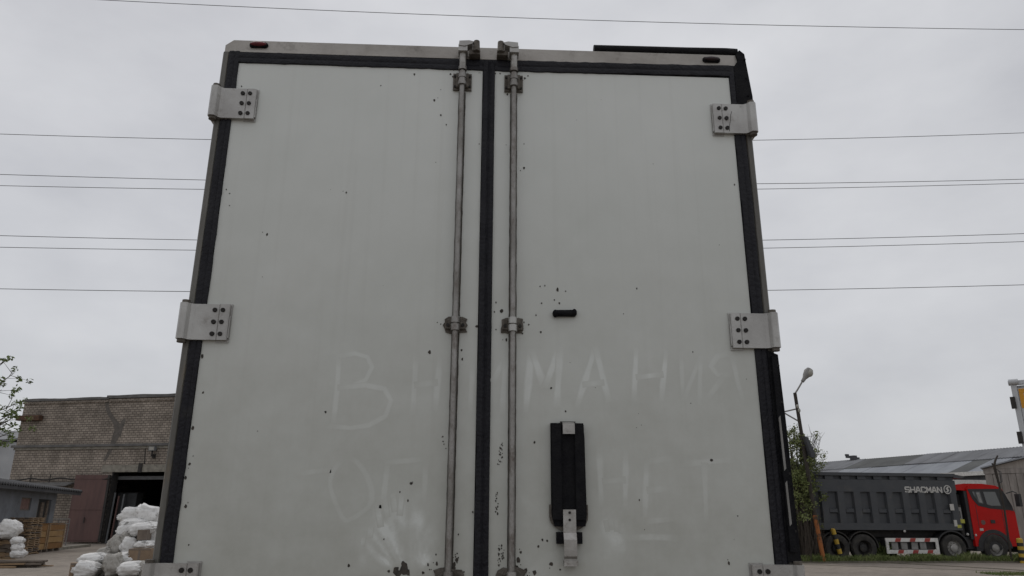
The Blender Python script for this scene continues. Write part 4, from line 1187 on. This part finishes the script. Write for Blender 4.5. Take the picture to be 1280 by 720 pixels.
# lettering as painted strokes
GL = {'S': [[(1,.92),(.85,1),(.12,1),(0,.85),(0,.65),(.12,.53),(.88,.47),(1,.35),(1,.14),(.88,0),(.12,0),(0,.1)]],
 'H': [[(0,0),(0,1)],[(1,0),(1,1)],[(0,.5),(1,.5)]],
 'A': [[(0,0),(.36,1),(.64,1),(1,0)],[(.18,.32),(.82,.32)]],
 'C': [[(1,.82),(.86,1),(.14,1),(0,.84),(0,.16),(.14,0),(.86,0),(1,.18)]],
 'M': [[(0,0),(0,1),(.5,.35),(1,1),(1,0)]],
 'N': [[(0,0),(0,1),(1,0),(1,1)]]}
def stroke(m, pts, w, y0, y1):
    for (a, b) in zip(pts, pts[1:]):
        A, B = Vector(a), Vector(b); t = (B - A).normalized(); q = Vector((-t.y, t.x)) * w / 2
        A2, B2 = A - t * w * .35, B + t * w * .35
        yo = stroke.k = (stroke.k + 1) % 7
        m.prism([tuple(A2 - q), tuple(B2 - q), tuple(B2 + q), tuple(A2 + q)], 'y', y0 - .0006 * yo, y1)
stroke.k = 0
la, lz1 = T(1130.5, 608.8); lb_, lz0 = T(1178.5, 615.6)
cw = (lb_ - la) / 7; hgt = lz1 - lz0
mb = MB()
for i, ch in enumerate('SHACMAN'):
    for st in GL[ch]:
        stroke(mb, [(la + cw * (i + .12) + cw * .74 * px, lz0 + hgt * py) for px, py in st], hgt * .26, .008, .0195)
mb.build('lettering', 'letter', body)
cx_, cz_ = T(1184.5, 612); rr = T(1189.2, 612)[0] - cx_
mb = MB()
mb_pts = [(cx_ + rr * .9 * math.cos(2*math.pi*i/24), cz_ + rr * .95 * math.sin(2*math.pi*i/24)) for i in range(25)]
stroke(mb, mb_pts, rr * .22, .008, .0195)
stroke(mb, [(cx_ + rr*.22, cz_ + rr*.55), (cx_ - rr*.22, cz_ + rr*.2), (cx_ + rr*.22, cz_ - rr*.15), (cx_ - rr*.2, cz_ - rr*.55)], rr * .34, .008, .0195)
mb.build('emblem', 'letter', body)
# chassis
mb = MB()
fx1 = T(1268, 690)[0]
mb.box(bx0 + .6, fx1 - .3, .75, .95, .68, .98); mb.box(bx0 + .6, fx1 - .3, HW - .95, HW - .75, .68, .98)
for xx in (bx0 + .9, bx0 + 3, bx0 + 5, bx0 + 7): mb.box(xx, xx + .15, .951, HW - .951, .7, .95)
mb.box(bx0 + .5, bx1 - .3, .5, HW - .5, .985, bz0 - .01)
mb.box(T(1100, 680)[0], T(1172, 680)[0], .5, 1.3, .45, .675)
mb.build('chassis', 'chassis', TK)
# mud guards
for u in (1047, 1081):
    c = T(u, 686)[0]
    pts = [(c + .68 * math.cos(a), .56 + .66 * math.sin(a)) for a in [math.pi * i / 12 for i in range(13)]]
    pts2 = [(c + .64 * math.cos(a), .56 + .62 * math.sin(a)) for a in [math.pi * i / 12 for i in range(12, -1, -1)]]
    MB().prism(pts + pts2, 'y', .04, .62).build('mudguard', 'chassis', TK)
for u in (1193,):
    c = T(u, 686)[0]
    pts = [(c + .74 * math.cos(a), .56 + .70 * math.sin(a)) for a in [math.pi * i / 14 for i in range(15)]]
    pts2 = [(c + .68 * math.cos(a), .56 + .64 * math.sin(a)) for a in [math.pi * i / 14 for i in range(14, -1, -1)]]
    MB().prism(pts + pts2, 'y', .02, .55).build('mudguard', 'plastic', TK)
# wheels
def truck_wheel(c, side, rear):
    y = .13 if side == 0 else HW - .13
    w = wheel_mb(.545, .36, (c, y, .545), 'y', .56).build('wheel', 'tyre', TK, smooth=True)
    sgn = -1 if side == 0 else 1
    m = MB(); N = 24; prof = [(.315, .16), (.30, .12), (.26, .06 if not rear else -.06), (.17, .08 if not rear else -.02), (.16, .15 if not rear else .06), (.10, .17 if not rear else .08), (.02, .17 if not rear else .08)]
    rings = [[m.b.verts.new((c + q * math.cos(2*math.pi*i/N), y + sgn * k_, .545 + q * math.sin(2*math.pi*i/N))) for q, k_ in prof] for i in range(N)]
    for i in range(N):
        a, b = rings[i], rings[(i+1) % N]
        for j in range(len(prof)-1): m.b.faces.new((a[j], b[j], b[j+1], a[j+1]))
    m.b.faces.new([q[-1] for q in rings])
    rm = m.build('rim', 'rim' if not rear else 'chassis', w, smooth=True)
    if side == 0 and not rear:
        m = MB()
        for i in range(10):
            a = 2*math.pi*i/10
            m.tube([(c + .215*math.cos(a), y + sgn*.06, .545 + .215*math.sin(a)), (c + .215*math.cos(a), y + sgn*.115, .545 + .215*math.sin(a))], .022, 6)
        m.build('wheel_nuts', 'plate', w, kind='stuff')
for u, rear in ((1047, True), (1081, True), (1193, False), (1245, False)):
    c = T(u, 687)[0]
    for side in (0, 1): truck_wheel(c, side, rear)
    MB().tube([(c, .4, .545), (c, HW - .4, .545)], .08, 8).build('axle', 'chassis', TK)
# side guard, white frame with red bands
g0, g1 = T(1107, 682)[0], T(1172.5, 682)[0]
gz1, gz0 = T(1140, 672.5)[1], T(1140, 692)[1]
gb = .15
sg = MB()
sg.box(g0, g1, -.06, -.01, gz1 - gb, gz1); sg.box(g0, g1, -.06, -.01, gz0, gz0 + gb)
sg.box(g0, g0 + .12, -.06, -.01, gz0 + gb + .001, gz1 - gb - .001); sg.box(g1 - .12, g1, -.06, -.01, gz0 + gb + .001, gz1 - gb - .001)
sgo = sg.build('side_guard', 'white', TK)
for f in (.17, .45, .73):
    for z in (gz1 - gb, gz0):
        xa = g0 + (g1 - g0) * f + (.06 if z == gz0 else 0)
        MB().prism([(xa, z + .005), (xa + .24, z + .005), (xa + .30, z + gb - .005), (xa + .06, z + gb - .005)], 'y', -.064, -.0605).build('red_band', 'stripe', sgo)
for f in (.12, .30, .50, .66):
    xa = g0 + (g1 - g0) * f
    MB().box(xa, xa + .27, .0, .06, gz0 + gb + .02, gz1 - gb - .02).build('guard_plate', 'plate', sgo)
MB().box(g0 + .1, g1 - .1, .1, .5, gz0 + .1, gz1 - .05).build('fuel_tank', 'chassis', TK, bevel=.03)
# gap between tub and cab: air intake, steps, canister
gx0, gx1 = T(1200, 645)[0], T(1213, 645)[0]
MB().box(gx0 + .1, gx1 + .12, .35, HW - .35, 1.0, T(1205, 617)[1]).build('intake_stack', 'plastic', TK, bevel=.05)
MB().tube([(gx0 + .2, .28, 1.05), (gx0 + .2, .28, 2.3)], .10, 12).build('exhaust_pipe', 'chassis', TK, smooth=True)
a, z1_ = T(1199, 634); b, z0_ = T(1206, 650)
mb = MB(); mb.box(a, b, .12, .3, z0_, z1_)
mb.build('canister', 'plate', TK, bevel=.03)
MB().box(a + .06, b - .08, .105, .119, z0_ + .08, z1_ - .15).build('canister_hollow', 'plastic', TK)
a, z1_ = T(1202, 649); b, z0_ = T(1208, 654)
MB().box(a, b, .08, .25, z0_, z1_).build('marker_block', 'yellowgreen', TK, bevel=.01)
for (u, v) in ((1210, 668), (1220, 669), (1131, 664)):
    a, z = T(u, v); MB().ball((a, .02, z), .055, 8, 6).build('marker_light', 'letter', TK)
MB().box(gx0 + .1, gx1 + .25, .15, .7, .5, .98).build('battery_box', 'plastic', TK, bevel=.02)
# cab
c0 = T(1213, 640)[0]; cf = T(1273, 660)[0]
zr = T(1225, 607.5)[1]; zbt = T(1230, 689)[1]
zwb = T(1245, 634)[1]
cabP = [(c0, .62), (cf - .03, .62), (cf, .95), (cf - .02, zwb - .25), (cf - .10, zwb + .02), (cf - .36, zr - .32), (cf - .46, zr - .08), (cf - .70, zr), (c0 + .15, zr - .0), (c0, zr - .12)]
cabo = MB().prism(cabP, 'y', .0, HW).build('cab', 'red', TK, bevel=.05)
# roof cap reaching back over the gap
MB().prism([(c0 - .55, zr + .03), (c0 - .55, zr - .16), (c0 - .01, zr - .20), (cf - .50, zr - .10), (cf - .62, zr + .02), (c0 + .8, zr + .10), (c0, zr + .10)], 'y', .08, HW - .08).build('roof_cap', 'red', cabo, bevel=.04)
# dark rear of the cab
MB().box(c0 - .14, c0 - .002, .03, HW - .03, .9, zr - .22).build('rear_panel', 'plastic', cabo)
# window surround and panes
wb = [(c0 + .04, zr - .13), (cf - .58, zr - .11), (cf - .47, zr - .13), (cf - .345, zr - .33), (cf - .10, zwb + .03), (cf - .08, zwb - .16), (cf - .26, zwb - .12), (c0 + .95, zwb - .06), (c0 + .40, zwb + .06), (c0 + .18, zwb + .34)]
ws = MB().prism(wb, 'y', -.012, .03).build('window_surround', 'plastic', cabo)
p1 = [(c0 + .22, zr - .24), (c0 + .58, zr - .24), (c0 + .66, zwb + .14), (c0 + .46, zwb + .18), (c0 + .32, zwb + .40)]
p2 = [(c0 + .74, zr - .24), (c0 + 1.30, zr - .24), (c0 + 1.46, zwb + .06), (c0 + 1.0, zwb + .06), (c0 + .82, zwb + .12)]
for pp in (p1, p2):
    MB().prism(pp, 'y', -.018, -.0125).build('pane', 'cabglass', ws)
# pale shape laid over the rear pane
MB().prism([(c0 + .40, zr - .28), (c0 + .54, zr - .28), (c0 + .61, zwb + .18), (c0 + .50, zwb + .20)], 'y', -.0195, -.0185).build('pane_patch', 'plate', ws)
# windscreen across the front
dv = Vector((cf - .36 - (cf - .10), 0, (zr - .32) - (zwb + .02)))
wsn = MB().prism([(cf - .085, zwb + .05), (cf - .345, zr - .34), (cf - .36, zr - .34), (cf - .10, zwb + .05)], 'y', .14, HW - .14).build('windscreen', 'cabglass', cabo)
# grille, bumper, step, door line, handle
MB().box(cf - .02, cf + .03, .35, HW - .35, 1.05, zwb - .30).build('grille', 'plastic', cabo, bevel=.02)
MB().box(cf - .10, cf + .10, .02, HW - .02, .38, .90).build('bumper', 'plastic', cabo, bevel=.05)
for y in (.1, HW - .5):
    MB().box(cf + .04, cf + .115, y, y + .4, .58, .78).build('headlight', 'lampglass', cabo, bevel=.02)
xd = T(1256, 660)[0]
MB().box(xd, xd + .02, -.006, .02, .95, zwb - .04).build('door_seam', 'plastic', cabo)
MB().box(c0 + .28, c0 + .30, -.006, .02, 1.35, zwb + .1).build('door_seam', 'plastic', cabo)
a, z = T(1241, 652); MB().box(a - .10, a + .10, -.02, .02, z - .07, z + .07).build('door_recess', 'plastic', cabo, bevel=.01)
a, z = T(1229, 653); MB().tube([(a, -.006, z), (a, .02, z)], .10, 16).build('door_badge', 'gate', cabo)
a, z = T(1227, 662); MB().box(a - .08, a + .08, -.01, .02, z - .05, z + .05).build('side_marker', 'letter', cabo)
c = T(1245, 687)[0]
arc = [math.pi * i / 14 for i in range(15)]
ring = [(c + .78 * math.cos(a), .54 + .76 * math.sin(a)) for a in arc] + [(c + .62 * math.cos(a), .54 + .60 * math.sin(a)) for a in arc[::-1]]
MB().prism(ring, 'y', -.025, .6).build('wheel_arch', 'plastic', cabo, bevel=.01)
MB().prism([(c + .63 * math.cos(a), .50 + .62 * math.sin(a)) for a in arc], 'y', -.003, .02).build('arch_liner', 'plastic', cabo)
MB().box(c0 + .02, c0 + .30, .0, .6, .42, .62).build('step', 'plastic', cabo, bevel=.02)
# mirror arms
mx = cf - .30
MB().tube([(mx, -.02, zr - .30), (mx + .14, -.25, zr - .22), (mx + .30, -.28, zr - .30)], .022, 6).build('mirror_arm', 'plastic', cabo)
MB().box(mx + .24, mx + .36, -.42, -.18, zr - .85, zr - .33).build('mirror', 'plastic', cabo, bevel=.03)
# move the near front wheel out so that it is seen in the arch
# ------------------------------------------------------------------ verge with grass
vx0, vx1 = 12.5, 42.0
def vy(x): return ground(1150, 697).y - 1.6 + .15 * math.sin(x * .7)
mb = MB(); n = 60; rows = []
for i in range(n + 1):
    x = vx0 + (vx1 - vx0) * i / n
    y0 = TG.y + (x - TG.x) * math.tan(tyaw) - .75 + .12 * math.sin(x * 1.3) + .08 * math.sin(x * 3.1)
    rows.append([mb.b.verts.new(p) for p in ((x, y0 - .12, -.02), (x, y0, .07), (x, y0 + .35, .10 + .02 * math.sin(x * 2)), (x, y0 + .9, .02), (x, y0 + 5, .012))])
for a, b in zip(rows, rows[1:]):
    for k in range(4): mb.b.faces.new((a[k], b[k], b[k+1], a[k+1]))
struct(mb.build('verge', 'soil', smooth=True))
r = random.Random(3); mb = MB()
def blade(x, y, z, h, w):
    a = r.random() * 6.28; dx, dy = math.cos(a) * w, math.sin(a) * w; bx, by = r.gauss(0, h * .35), r.gauss(0, h * .35)
    p = [mb.b.verts.new(q) for q in ((x - dx, y - dy, z), (x + dx, y + dy, z), (x + dx * .6 + bx * .4, y + dy * .6 + by * .4, z + h * .6), (x + bx, y + by, z + h))]
    mb.b.faces.new((p[0], p[1], p[2])); mb.b.faces.new((p[0], p[2], p[3]))
for k in range(26000):
    x = r.uniform(vx0, vx1 - 4); t = r.random()
    y0 = TG.y + (x - TG.x) * math.tan(tyaw) - .75 + .12 * math.sin(x * 1.3) + .08 * math.sin(x * 3.1)
    dens = .75 + .8 * noise.noise((x * .6, 4.2, 0))
    if r.random() > dens: continue
    y = y0 + abs(r.gauss(0, .6)); h = r.uniform(.10, .26) * (1.2 + .8 * noise.noise((x * .9, 1.1, 0)))
    if y > TG.y + (x - TG.x) * math.tan(tyaw) - .05 and r.random() < .6: continue
    blade(x, y, .05, max(.04, h), .012)
cw_ = ground(1097, 701)
for k in range(4200):                                   # tall tuft by the rear axle
    x = cw_.x + r.gauss(0, .38); y = cw_.y - .35 + r.gauss(0, .14)
    blade(x, y, .05, r.uniform(.25, .8) * max(.25, 1 - abs(x - cw_.x) / .9), .014)
cw_ = ground(1268, 718)
for k in range(1800):
    blade(cw_.x + r.uniform(-.9, 1.6), cw_.y + r.gauss(0, .3), 0, r.uniform(.03, .09), .01)
cw_ = ground(1010, 694)
for k in range(2500):
    blade(cw_.x + r.uniform(-1.5, 1.2), cw_.y + r.uniform(-.2, 2.2), .0, r.uniform(.08, .3), .013)
o = mb.build('grass', 'grass'); o['kind'] = 'stuff'
wc = MB(); cw_ = ground(1097, 701)
for k in range(9):
    xx = cw_.x + r.uniform(-.55, .55); hh = .50 * max(.3, 1 - abs(xx - cw_.x + .1) / .85)
    leaf_cloud(wc, (xx, cw_.y - .55 + r.uniform(-.1, .1), hh * .55), (.20, .14, hh * .6), 150, .045, r)
wc.build('weed_clump', 'leaf', kind='stuff')
# worn kerb line crossing the yard in front of the truck
mb = MB()
kl = [(1000, 700.5), (1060, 702), (1120, 704.5), (1180, 707.5), (1240, 711), (1300, 715), (1400, 722)]
prev = None; rows = []
for i in range(len(kl) - 1):
    for j in range(8):
        f = j / 8; u = kl[i][0] + (kl[i+1][0] - kl[i][0]) * f; v = kl[i][1] + (kl[i+1][1] - kl[i][1]) * f
        g = ground(u, v); w = .10 + .06 * noise.noise((u * .1, 0, 0))
        rows.append([mb.b.verts.new(p) for p in ((g.x, g.y - w * 1.6, -.01), (g.x, g.y - w * .5, .025), (g.x, g.y + w * .5, .02), (g.x, g.y + w, -.01))])
for a, b in zip(rows, rows[1:]):
    for k in range(3): mb.b.faces.new((a[k], b[k], b[k+1], a[k+1]))
struct(mb.build('kerb_line', 'soil'))
mb = MB(); rows = []
for i in range(60):
    f = i / 59; u = 996 + 330 * f; v = 705.5 + 11 * f + .6 * noise.noise((f * 9, 2, 0))
    g = ground(u, v); w = max(.015, .06 + .09 * noise.noise((f * 14, 7, 0)))
    rows.append([mb.b.verts.new(p) for p in ((g.x, g.y - w * 1.4, -.01), (g.x, g.y - w * .4, .012), (g.x, g.y + w * .4, .012), (g.x, g.y + w, -.01))])
for a, b in zip(rows, rows[1:]):
    for k in range(3): mb.b.faces.new((a[k], b[k], b[k+1], a[k+1]))
struct(mb.build('rut', 'soil'))

# ------------------------------------------------------------------ leaning lamp post, bollards, thin post
YL = 27.8
lb0 = at(1029, 697, YL); LP = thing('street_lamp', 'dark leaning lamp post with orange foot and a cobra-head lamp', 'street lamp', (lb0.x, lb0.y, 0))
def lp(u, v, dy=0): return at(u, v, YL + dy) - Vector((lb0.x, lb0.y, 0))
pb_ = lp(1029, 692); pb_.z = 0
pt_ = lp(993.5, 491)
pm_ = lp(1018.5, 644)
MB().tube([pm_, pt_], [.083, .070], 10).build('post', 'polewood', LP, smooth=True)
MB().tube([pb_ - Vector((0, 0, .05)), pm_], [.088, .085], 10).build('painted_foot', 'orange', LP, smooth=True)
arm = [lp(993, 493), lp(997, 487), lp(1004, 475)]
MB().tube(arm, .035, 8).build('lamp_arm', 'plate', LP, smooth=True)
m = MB(); h0, h1 = lp(1003, 477), lp(1013, 461)
ax = (h1 - h0)
m.tube([h0, h0 + ax * .25, h0 + ax * .45, h0 + ax * .75, h0 + ax * .95, h1], [.07, .085, .14, .19, .14, .04], 12)
head = m.build('lamp_head', 'plate', LP, smooth=True)
m = MB(); m.ball(h0 + ax * .72 + Vector((.03, -.06, -.03)), (.15, .15, .18), 12, 8); m.build('lamp_cover', 'lampglass', head, smooth=True)
MB().tube([lp(996, 511), lp(979, 515)], .03, 6).build('cross_arm', 'plate', LP)
MB().tube([lp(999, 527), lp(980, 516)], .03, 6).build('cross_arm', 'plate', LP)
for u, v in ((997, 508), (999, 513)):
    MB().ball(lp(u, v, -.1), (.06, .06, .09), 8, 6).build('insulator', 'lampglass', LP)
c = lp(1010, 560, -.15); k = (c + Vector((lb0.x, lb0.y, 0)) - CAM).dot(FWD) / FPX
m = MB(); m.prism([(c.x - 5*k, c.z + 14*k), (c.x - 1*k, c.z + 12*k), (c.x + 5.5*k, c.z - 6*k), (c.x + 5.5*k, c.z - 12*k), (c.x + 1*k, c.z - 12*k)], 'y', c.y - .2, c.y + .25)
m.build('sheet_shield', 'body', LP, bevel=.02)

def bollard(u0, v0, u1, v1, Y, lab, n=6, rad=.12, start_yellow=True):
    a = at(u0, v0, Y); b = at(u1, v1, Y)
    t = thing('striped_bollard', lab, 'bollard', (a.x, a.y, 0), 0, 'yellow and black bollards along the verge')
    A = Vector((0, 0, -.05)); B = b - Vector((a.x, a.y, 0))
    for i in range(n):
        p, q = A.lerp(B, i / n), A.lerp(B, (i + 1) / n)
        MB().tube([p, q], rad, 12).build('band', 'yellow' if (n - 1 - i) % 2 == 0 else 'blackpaint', t, smooth=True)
    MB().ball(B, (rad, rad, .05), 12, 6).build('cap', 'yellow', t, smooth=True)
bollard(1053, 698, 1041, 662, 28.6, 'leaning yellow and black bollard beside the lamp post', 7, .095)
bollard(1278, 697, 1274, 674, 28.2, 'thick yellow and black bollard before the red cab front', 7, .12)
tp0 = at(1263, 694, 28.4); TP = thing('thin_post', 'thin dark leaning post with a forked top in front of the red cab', 'post', (tp0.x, tp0.y, 0))
def t3(u, v): return at(u, v, 28.4) - Vector((tp0.x, tp0.y, 0))
b0 = t3(1263, 694); b0.z = -.05
MB().tube([b0, t3(1256, 640), t3(1249, 606), t3(1242.5, 582)], [.045, .04, .045, .06], 8).build('pole', 'polewood', TP, smooth=True)
MB().tube([t3(1242.5, 583), t3(1244, 576), t3(1247, 569.5)], [.05, .045, .03], 6).build('fork', 'polewood', TP)
MB().tube([t3(1243, 584), t3(1240, 579)], [.045, .03], 6).build('fork', 'polewood', TP)
mb = MB()
for k in range(3):
    mb.tube([t3(1243, 583 + k), t3(1249 + k*1.2, 590), t3(1251 + k, 602), t3(1247, 606)], .010, 4)
mb.build('wire_loop', 'wire', TP)

# ------------------------------------------------------------------ long shed with grey roof
la_ = at(1014, 580.5, 78); 
def depth_at(u, v, z):
    d = ray(u, v); return CAM + d * ((z - CAM.z) / d.z)
zridge = la_.z
rb_ = depth_at(1284, 559.7, zridge)
RD = Vector((rb_.x - la_.x, rb_.y - la_.y, 0)); RL = RD.length; rt = RD.normalized(); rn = Vector((-rt.y, rt.x, 0))   # rn points away
SHD = thing('long_shed', 'long low shed with a patched grey sheet roof behind the tipper truck', 'shed', (la_.x, la_.y, 0), math.atan2(rt.y, rt.x))
# eave on the camera side
near = -1 if (CAM - la_).dot(rn) < 0 else 1
ev = Plane((la_.x, la_.y), (rt.x, rt.y))
off = near * 7.0
e_s, e_z = ev(1200, 591, off)
s_a, s_b = -14.0, RL + 12
NS = 30
ws_ = (s_b - s_a) / NS
r = random.Random(8)
for i in range(NS):
    for row in range(2):
        f0, f1 = row * .5, (row + 1) * .5
        if row == 1: f1 = 1.04
        a, b = s_a + i * ws_ + .02, s_a + (i + 1) * ws_ - .02
        zz0 = zridge + (e_z - zridge) * f0; zz1 = zridge + (e_z - zridge) * f1
        up = .02 + .03 * row * 0 + r.uniform(0, .05) + (0.07 if row == 0 else 0)
        m = MB(); nw = 12; A, B = [], []
        for q in range(nw + 1):
            xx = a + (b - a) * q / nw; wv = .045 * (q % 2)
            A.append(((xx, off * f0, zz0 + up + wv), (xx, off * f1, zz1 + up + wv)))
        va = [(m.b.verts.new(p), m.b.verts.new(q2)) for p, q2 in A]
        vb = [(m.b.verts.new((p[0], p[1], p[2] - .05)), m.b.verts.new((q2[0], q2[1], q2[2] - .05))) for p, q2 in A]
        for q in range(nw):
            m.b.faces.new((va[q][0], va[q+1][0], va[q+1][1], va[q][1])); m.b.faces.new((vb[q][0], vb[q][1], vb[q+1][1], vb[q+1][0]))
            m.b.faces.new((va[q][0], vb[q][0], vb[q+1][0], va[q+1][0])); m.b.faces.new((va[q][1], va[q+1][1], vb[q+1][1], vb[q][1]))
        m.b.faces.new((va[0][0], va[0][1], vb[0][1], vb[0][0])); m.b.faces.new((va[-1][0], vb[-1][0], vb[-1][1], va[-1][1]))
        mm = 'sheetgrey'
        sc_ = (a + b) / 2
        u_here = sc_ / RL
        if .28 < u_here < .62 and row == 0: mm = 'sheetdark'
        elif row == 1 and u_here > .3: mm = 'sheetlight'
        if r.random() < .12: mm = r.choice(['sheetdark', 'sheetgrey'])
        m.build('roof_sheet', mm, SHD)
m = MB()
lo_, hi_ = (off, 0) if off < 0 else (0, off)
m.box(s_a + .3, s_b - .3, min(off, 0) * .96 if off < 0 else off * .96 - .3, (min(off, 0) * .96 + .3) if off < 0 else off * .96, 0, e_z - .15)
m.build('wall', 'palewall', SHD)
MB().box(s_a, s_b, off * 1.05 - .06, off * 1.05 + .02, e_z - .28, e_z + .02).build('fascia', 'white', SHD)
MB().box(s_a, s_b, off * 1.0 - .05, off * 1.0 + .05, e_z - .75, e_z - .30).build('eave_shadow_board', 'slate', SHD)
MB().box(s_a, s_b, -.15, .15, zridge - .02, zridge + .10).build('ridge_cap', 'felt', SHD)
MB().box(s_a + .3, s_b - .3, -near * 7 - .15, -near * 7 + .15, 0, e_z - .15).build('far_wall', 'palewall', SHD)
m = MB(); m.poly([(s_a, 0, zridge - .06), (s_b, 0, zridge - .06), (s_b, -near * 7.3, e_z - .06), (s_a, -near * 7.3, e_z - .06)])
m.poly([(s_a, 0, zridge), (s_b, 0, zridge), (s_b, -near * 7.3, e_z), (s_a, -near * 7.3, e_z)])
m.build('far_slope', 'sheetgrey', SHD)
# vent on the ridge
vs, vz = ev(1069, 577)
m = MB(); m.box(vs - .35, vs + .35, -.3, .3, zridge + .101, zridge + .35); m.box(vs - .9, vs + .1, -.25, .25, zridge + .351, zridge + .55); m.box(vs - 1.0, vs - .8, -.2, .2, zridge + .552, zridge + .75)
m.build('ridge_vent', 'slate', SHD, bevel=.03)

# white van-like box roof glimpsed between tub and garage
a = at(1191, 606, 48); b = at(1230, 600, 48)
WB = thing('white_container', 'white container top showing between the red cab roof and the garage', 'container', ((a.x + b.x) / 2, 48, 0))
hw_ = (b.x - a.x) / 2 + .3
MB().box(-hw_, hw_, 0, 2.4, .15, b.z).build('shell', 'white', WB, bevel=.03)
for i in range(9):
    x = -hw_ + .2 + i * (2*hw_ - .4) / 8
    MB().box(x - .06, x + .06, -.035, -.002, .3, b.z - .2).build('corrugation', 'white', WB)
MB().box(-hw_, hw_, .1, 2.3, 0, .148).build('base', 'chassis', WB)

# ------------------------------------------------------------------ weathered garage at the right edge
YG = 40.0
a = at(1229, 582, YG)
GA = thing('board_garage', 'weathered garage of vertical boards with a low pale roof at the right edge', 'garage', (a.x, YG, 0), math.radians(-38))
gz = at(1232, 586, YG).z; Wg = 9.0
r = random.Random(4)
nb = 24; bw = Wg / nb
MB().box(.06, Wg - .06, .03, .10, .0, gz - .05).build('backing', 'woodgrey', GA)
for i in range(nb):
    mm = 'boardlight' if i in (6, 7, 8, 14) else r.choice(['board', 'board', 'board', 'boardlight'] if i > 5 else ['board'])
    MB().box(i * bw + .012, (i + 1) * bw - .012, -.02 - r.uniform(0, .03), .029, .05, gz - .30 + r.uniform(-.03, 0)).build('board', mm, GA)
MB().box(-.05, Wg, -.06, .02, gz - .295, gz - .01).build('top_plank', 'board', GA)
MB().box(0, .055, .03, 6, 0, gz - .05).box(Wg - .055, Wg, .03, 6, 0, gz - .05).box(.056, Wg - .056, 5.9, 6, 0, gz - .05).build('side_walls', 'board', GA)
MB().prism([(-.15, gz), (Wg * .5, gz + 1.1), (Wg + .15, gz), (Wg + .15, gz + .07), (Wg * .5, gz + 1.18), (-.15, gz + .07)], 'y', -.25, 6.2).build('roof', 'sheetlight', GA)
MB().prism([(0, gz), (Wg * .5, gz + 1.09), (Wg, gz)], 'y', 0, .08).build('gable', 'boardlight', GA)

# ------------------------------------------------------------------ second box trailer at the right edge
zt2 = 3.95
c2 = depth_at(1262.5, 478, zt2)
WT = thing('white_trailer', 'white box trailer with an amber edge stripe cut off by the right frame edge', 'trailer', (c2.x, c2.y, 0), math.radians(-40))
MB().box(0.04, 2.56, .06, 9, 1.1, zt2 - .06).build('box_body', 'farbox', WT)
MB().box(.09, 2.5, .0, .058, 1.15, zt2 - .11).build('door', 'farbox', WT, bevel=.004)
MB().box(0, .085, -.02, .07, 1.05, zt2 - .05).build('corner_post', 'farbox', WT, bevel=.01)
MB().box(2.515, 2.6, -.02, .07, 1.05, zt2 - .05).build('corner_post', 'farbox', WT, bevel=.01)
MB().box(-.03, 2.63, -.03, .08, zt2 - .048, zt2 + .02).build('header_rail', 'farbox', WT, bevel=.01)
MB().tube([(-.02, -.03, zt2 + .0), (.12, -.03, zt2 + .0)], .05, 10).build('corner_cap', 'farbox', WT, smooth=True)
MB().box(.10, 2.5, -.006, -.002, zt2 - .195, zt2 - .125).build('edge_stripe', 'amber', WT)
MB().box(.10, .165, -.006, -.002, zt2 - .46, zt2 - .197).build('edge_stripe', 'amber', WT)
for z in (zt2 - .36, zt2 - .96, zt2 - 2.2):
    MB().box(-.045, .03, -.06, .02, z - .10, z + .10).build('hinge', 'chassis', WT, bevel=.012)
mb = MB(); mb.box(.5, .65, .3, 8.6, .75, 1.05); mb.box(1.95, 2.1, .3, 8.6, .75, 1.05); mb.box(.1, 2.5, .1, 8.8, 1.051, 1.098); mb.build('chassis', 'chassis', WT)
for y in (1.6, 2.9):
    for x in (.25, 2.35):
        w = wheel_mb(.5, .34, (x, y, .5)).build('wheel', 'tyre', WT, smooth=True)
        MB().tube([(x - .1, y, .5), (x + .1, y, .5)], .3, 16).build('rim', 'rim', w)
for x in (.6, 2.0):
    MB().box(x - .08, x + .08, 7.4, 7.56, 0, .75).build('landing_leg', 'chassis', WT)

# ------------------------------------------------------------------ overhead wires
lines = [((130, 0), (640, 22), (1280, 37), 22, 'highest single overhead wire, slanting above the trailer roof'),
 ((0, 167.5), (600, 178), (1280, 166), 46, 'wire level with the upper door hinges'),
 ((0, 218), (600, 230), (1280, 224), 46, 'upper wire of the pair below the upper door hinges'),
 ((0, 232), (600, 239), (1280, 229), 48, 'lower wire of the pair below the upper door hinges'),
 ((0, 294.5), (600, 303), (1280, 292), 46, 'upper wire of the pair above the middle door hinges'),
 ((0, 309), (600, 314), (1280, 302), 48, 'lower wire of the pair above the middle door hinges'),
 ((0, 361), (600, 366), (1280, 356), 46, 'lowest overhead wire, just above the middle door hinges')]
for p0, p1, p2, Y, lab in lines:
    A, B, Cc = at(*p0, Y), at(*p1, Y), at(*p2, Y)
    def zf_(x):
        return (A.z * (x-B.x)*(x-Cc.x)/((A.x-B.x)*(A.x-Cc.x)) + B.z * (x-A.x)*(x-Cc.x)/((B.x-A.x)*(B.x-Cc.x)) + Cc.z * (x-A.x)*(x-B.x)/((Cc.x-A.x)*(Cc.x-B.x)))
    xa, xb = A.x - 12, Cc.x + 12
    pts = [(xa + (xb - xa) * i / 60, Y, zf_(xa + (xb - xa) * i / 60)) for i in range(61)]
    o = MB().tube(pts, .0125 if Y < 30 else .021, 6, caps=False).build('power_line', 'wire')
    tag(o, lab, 'wire', 'overhead wires')
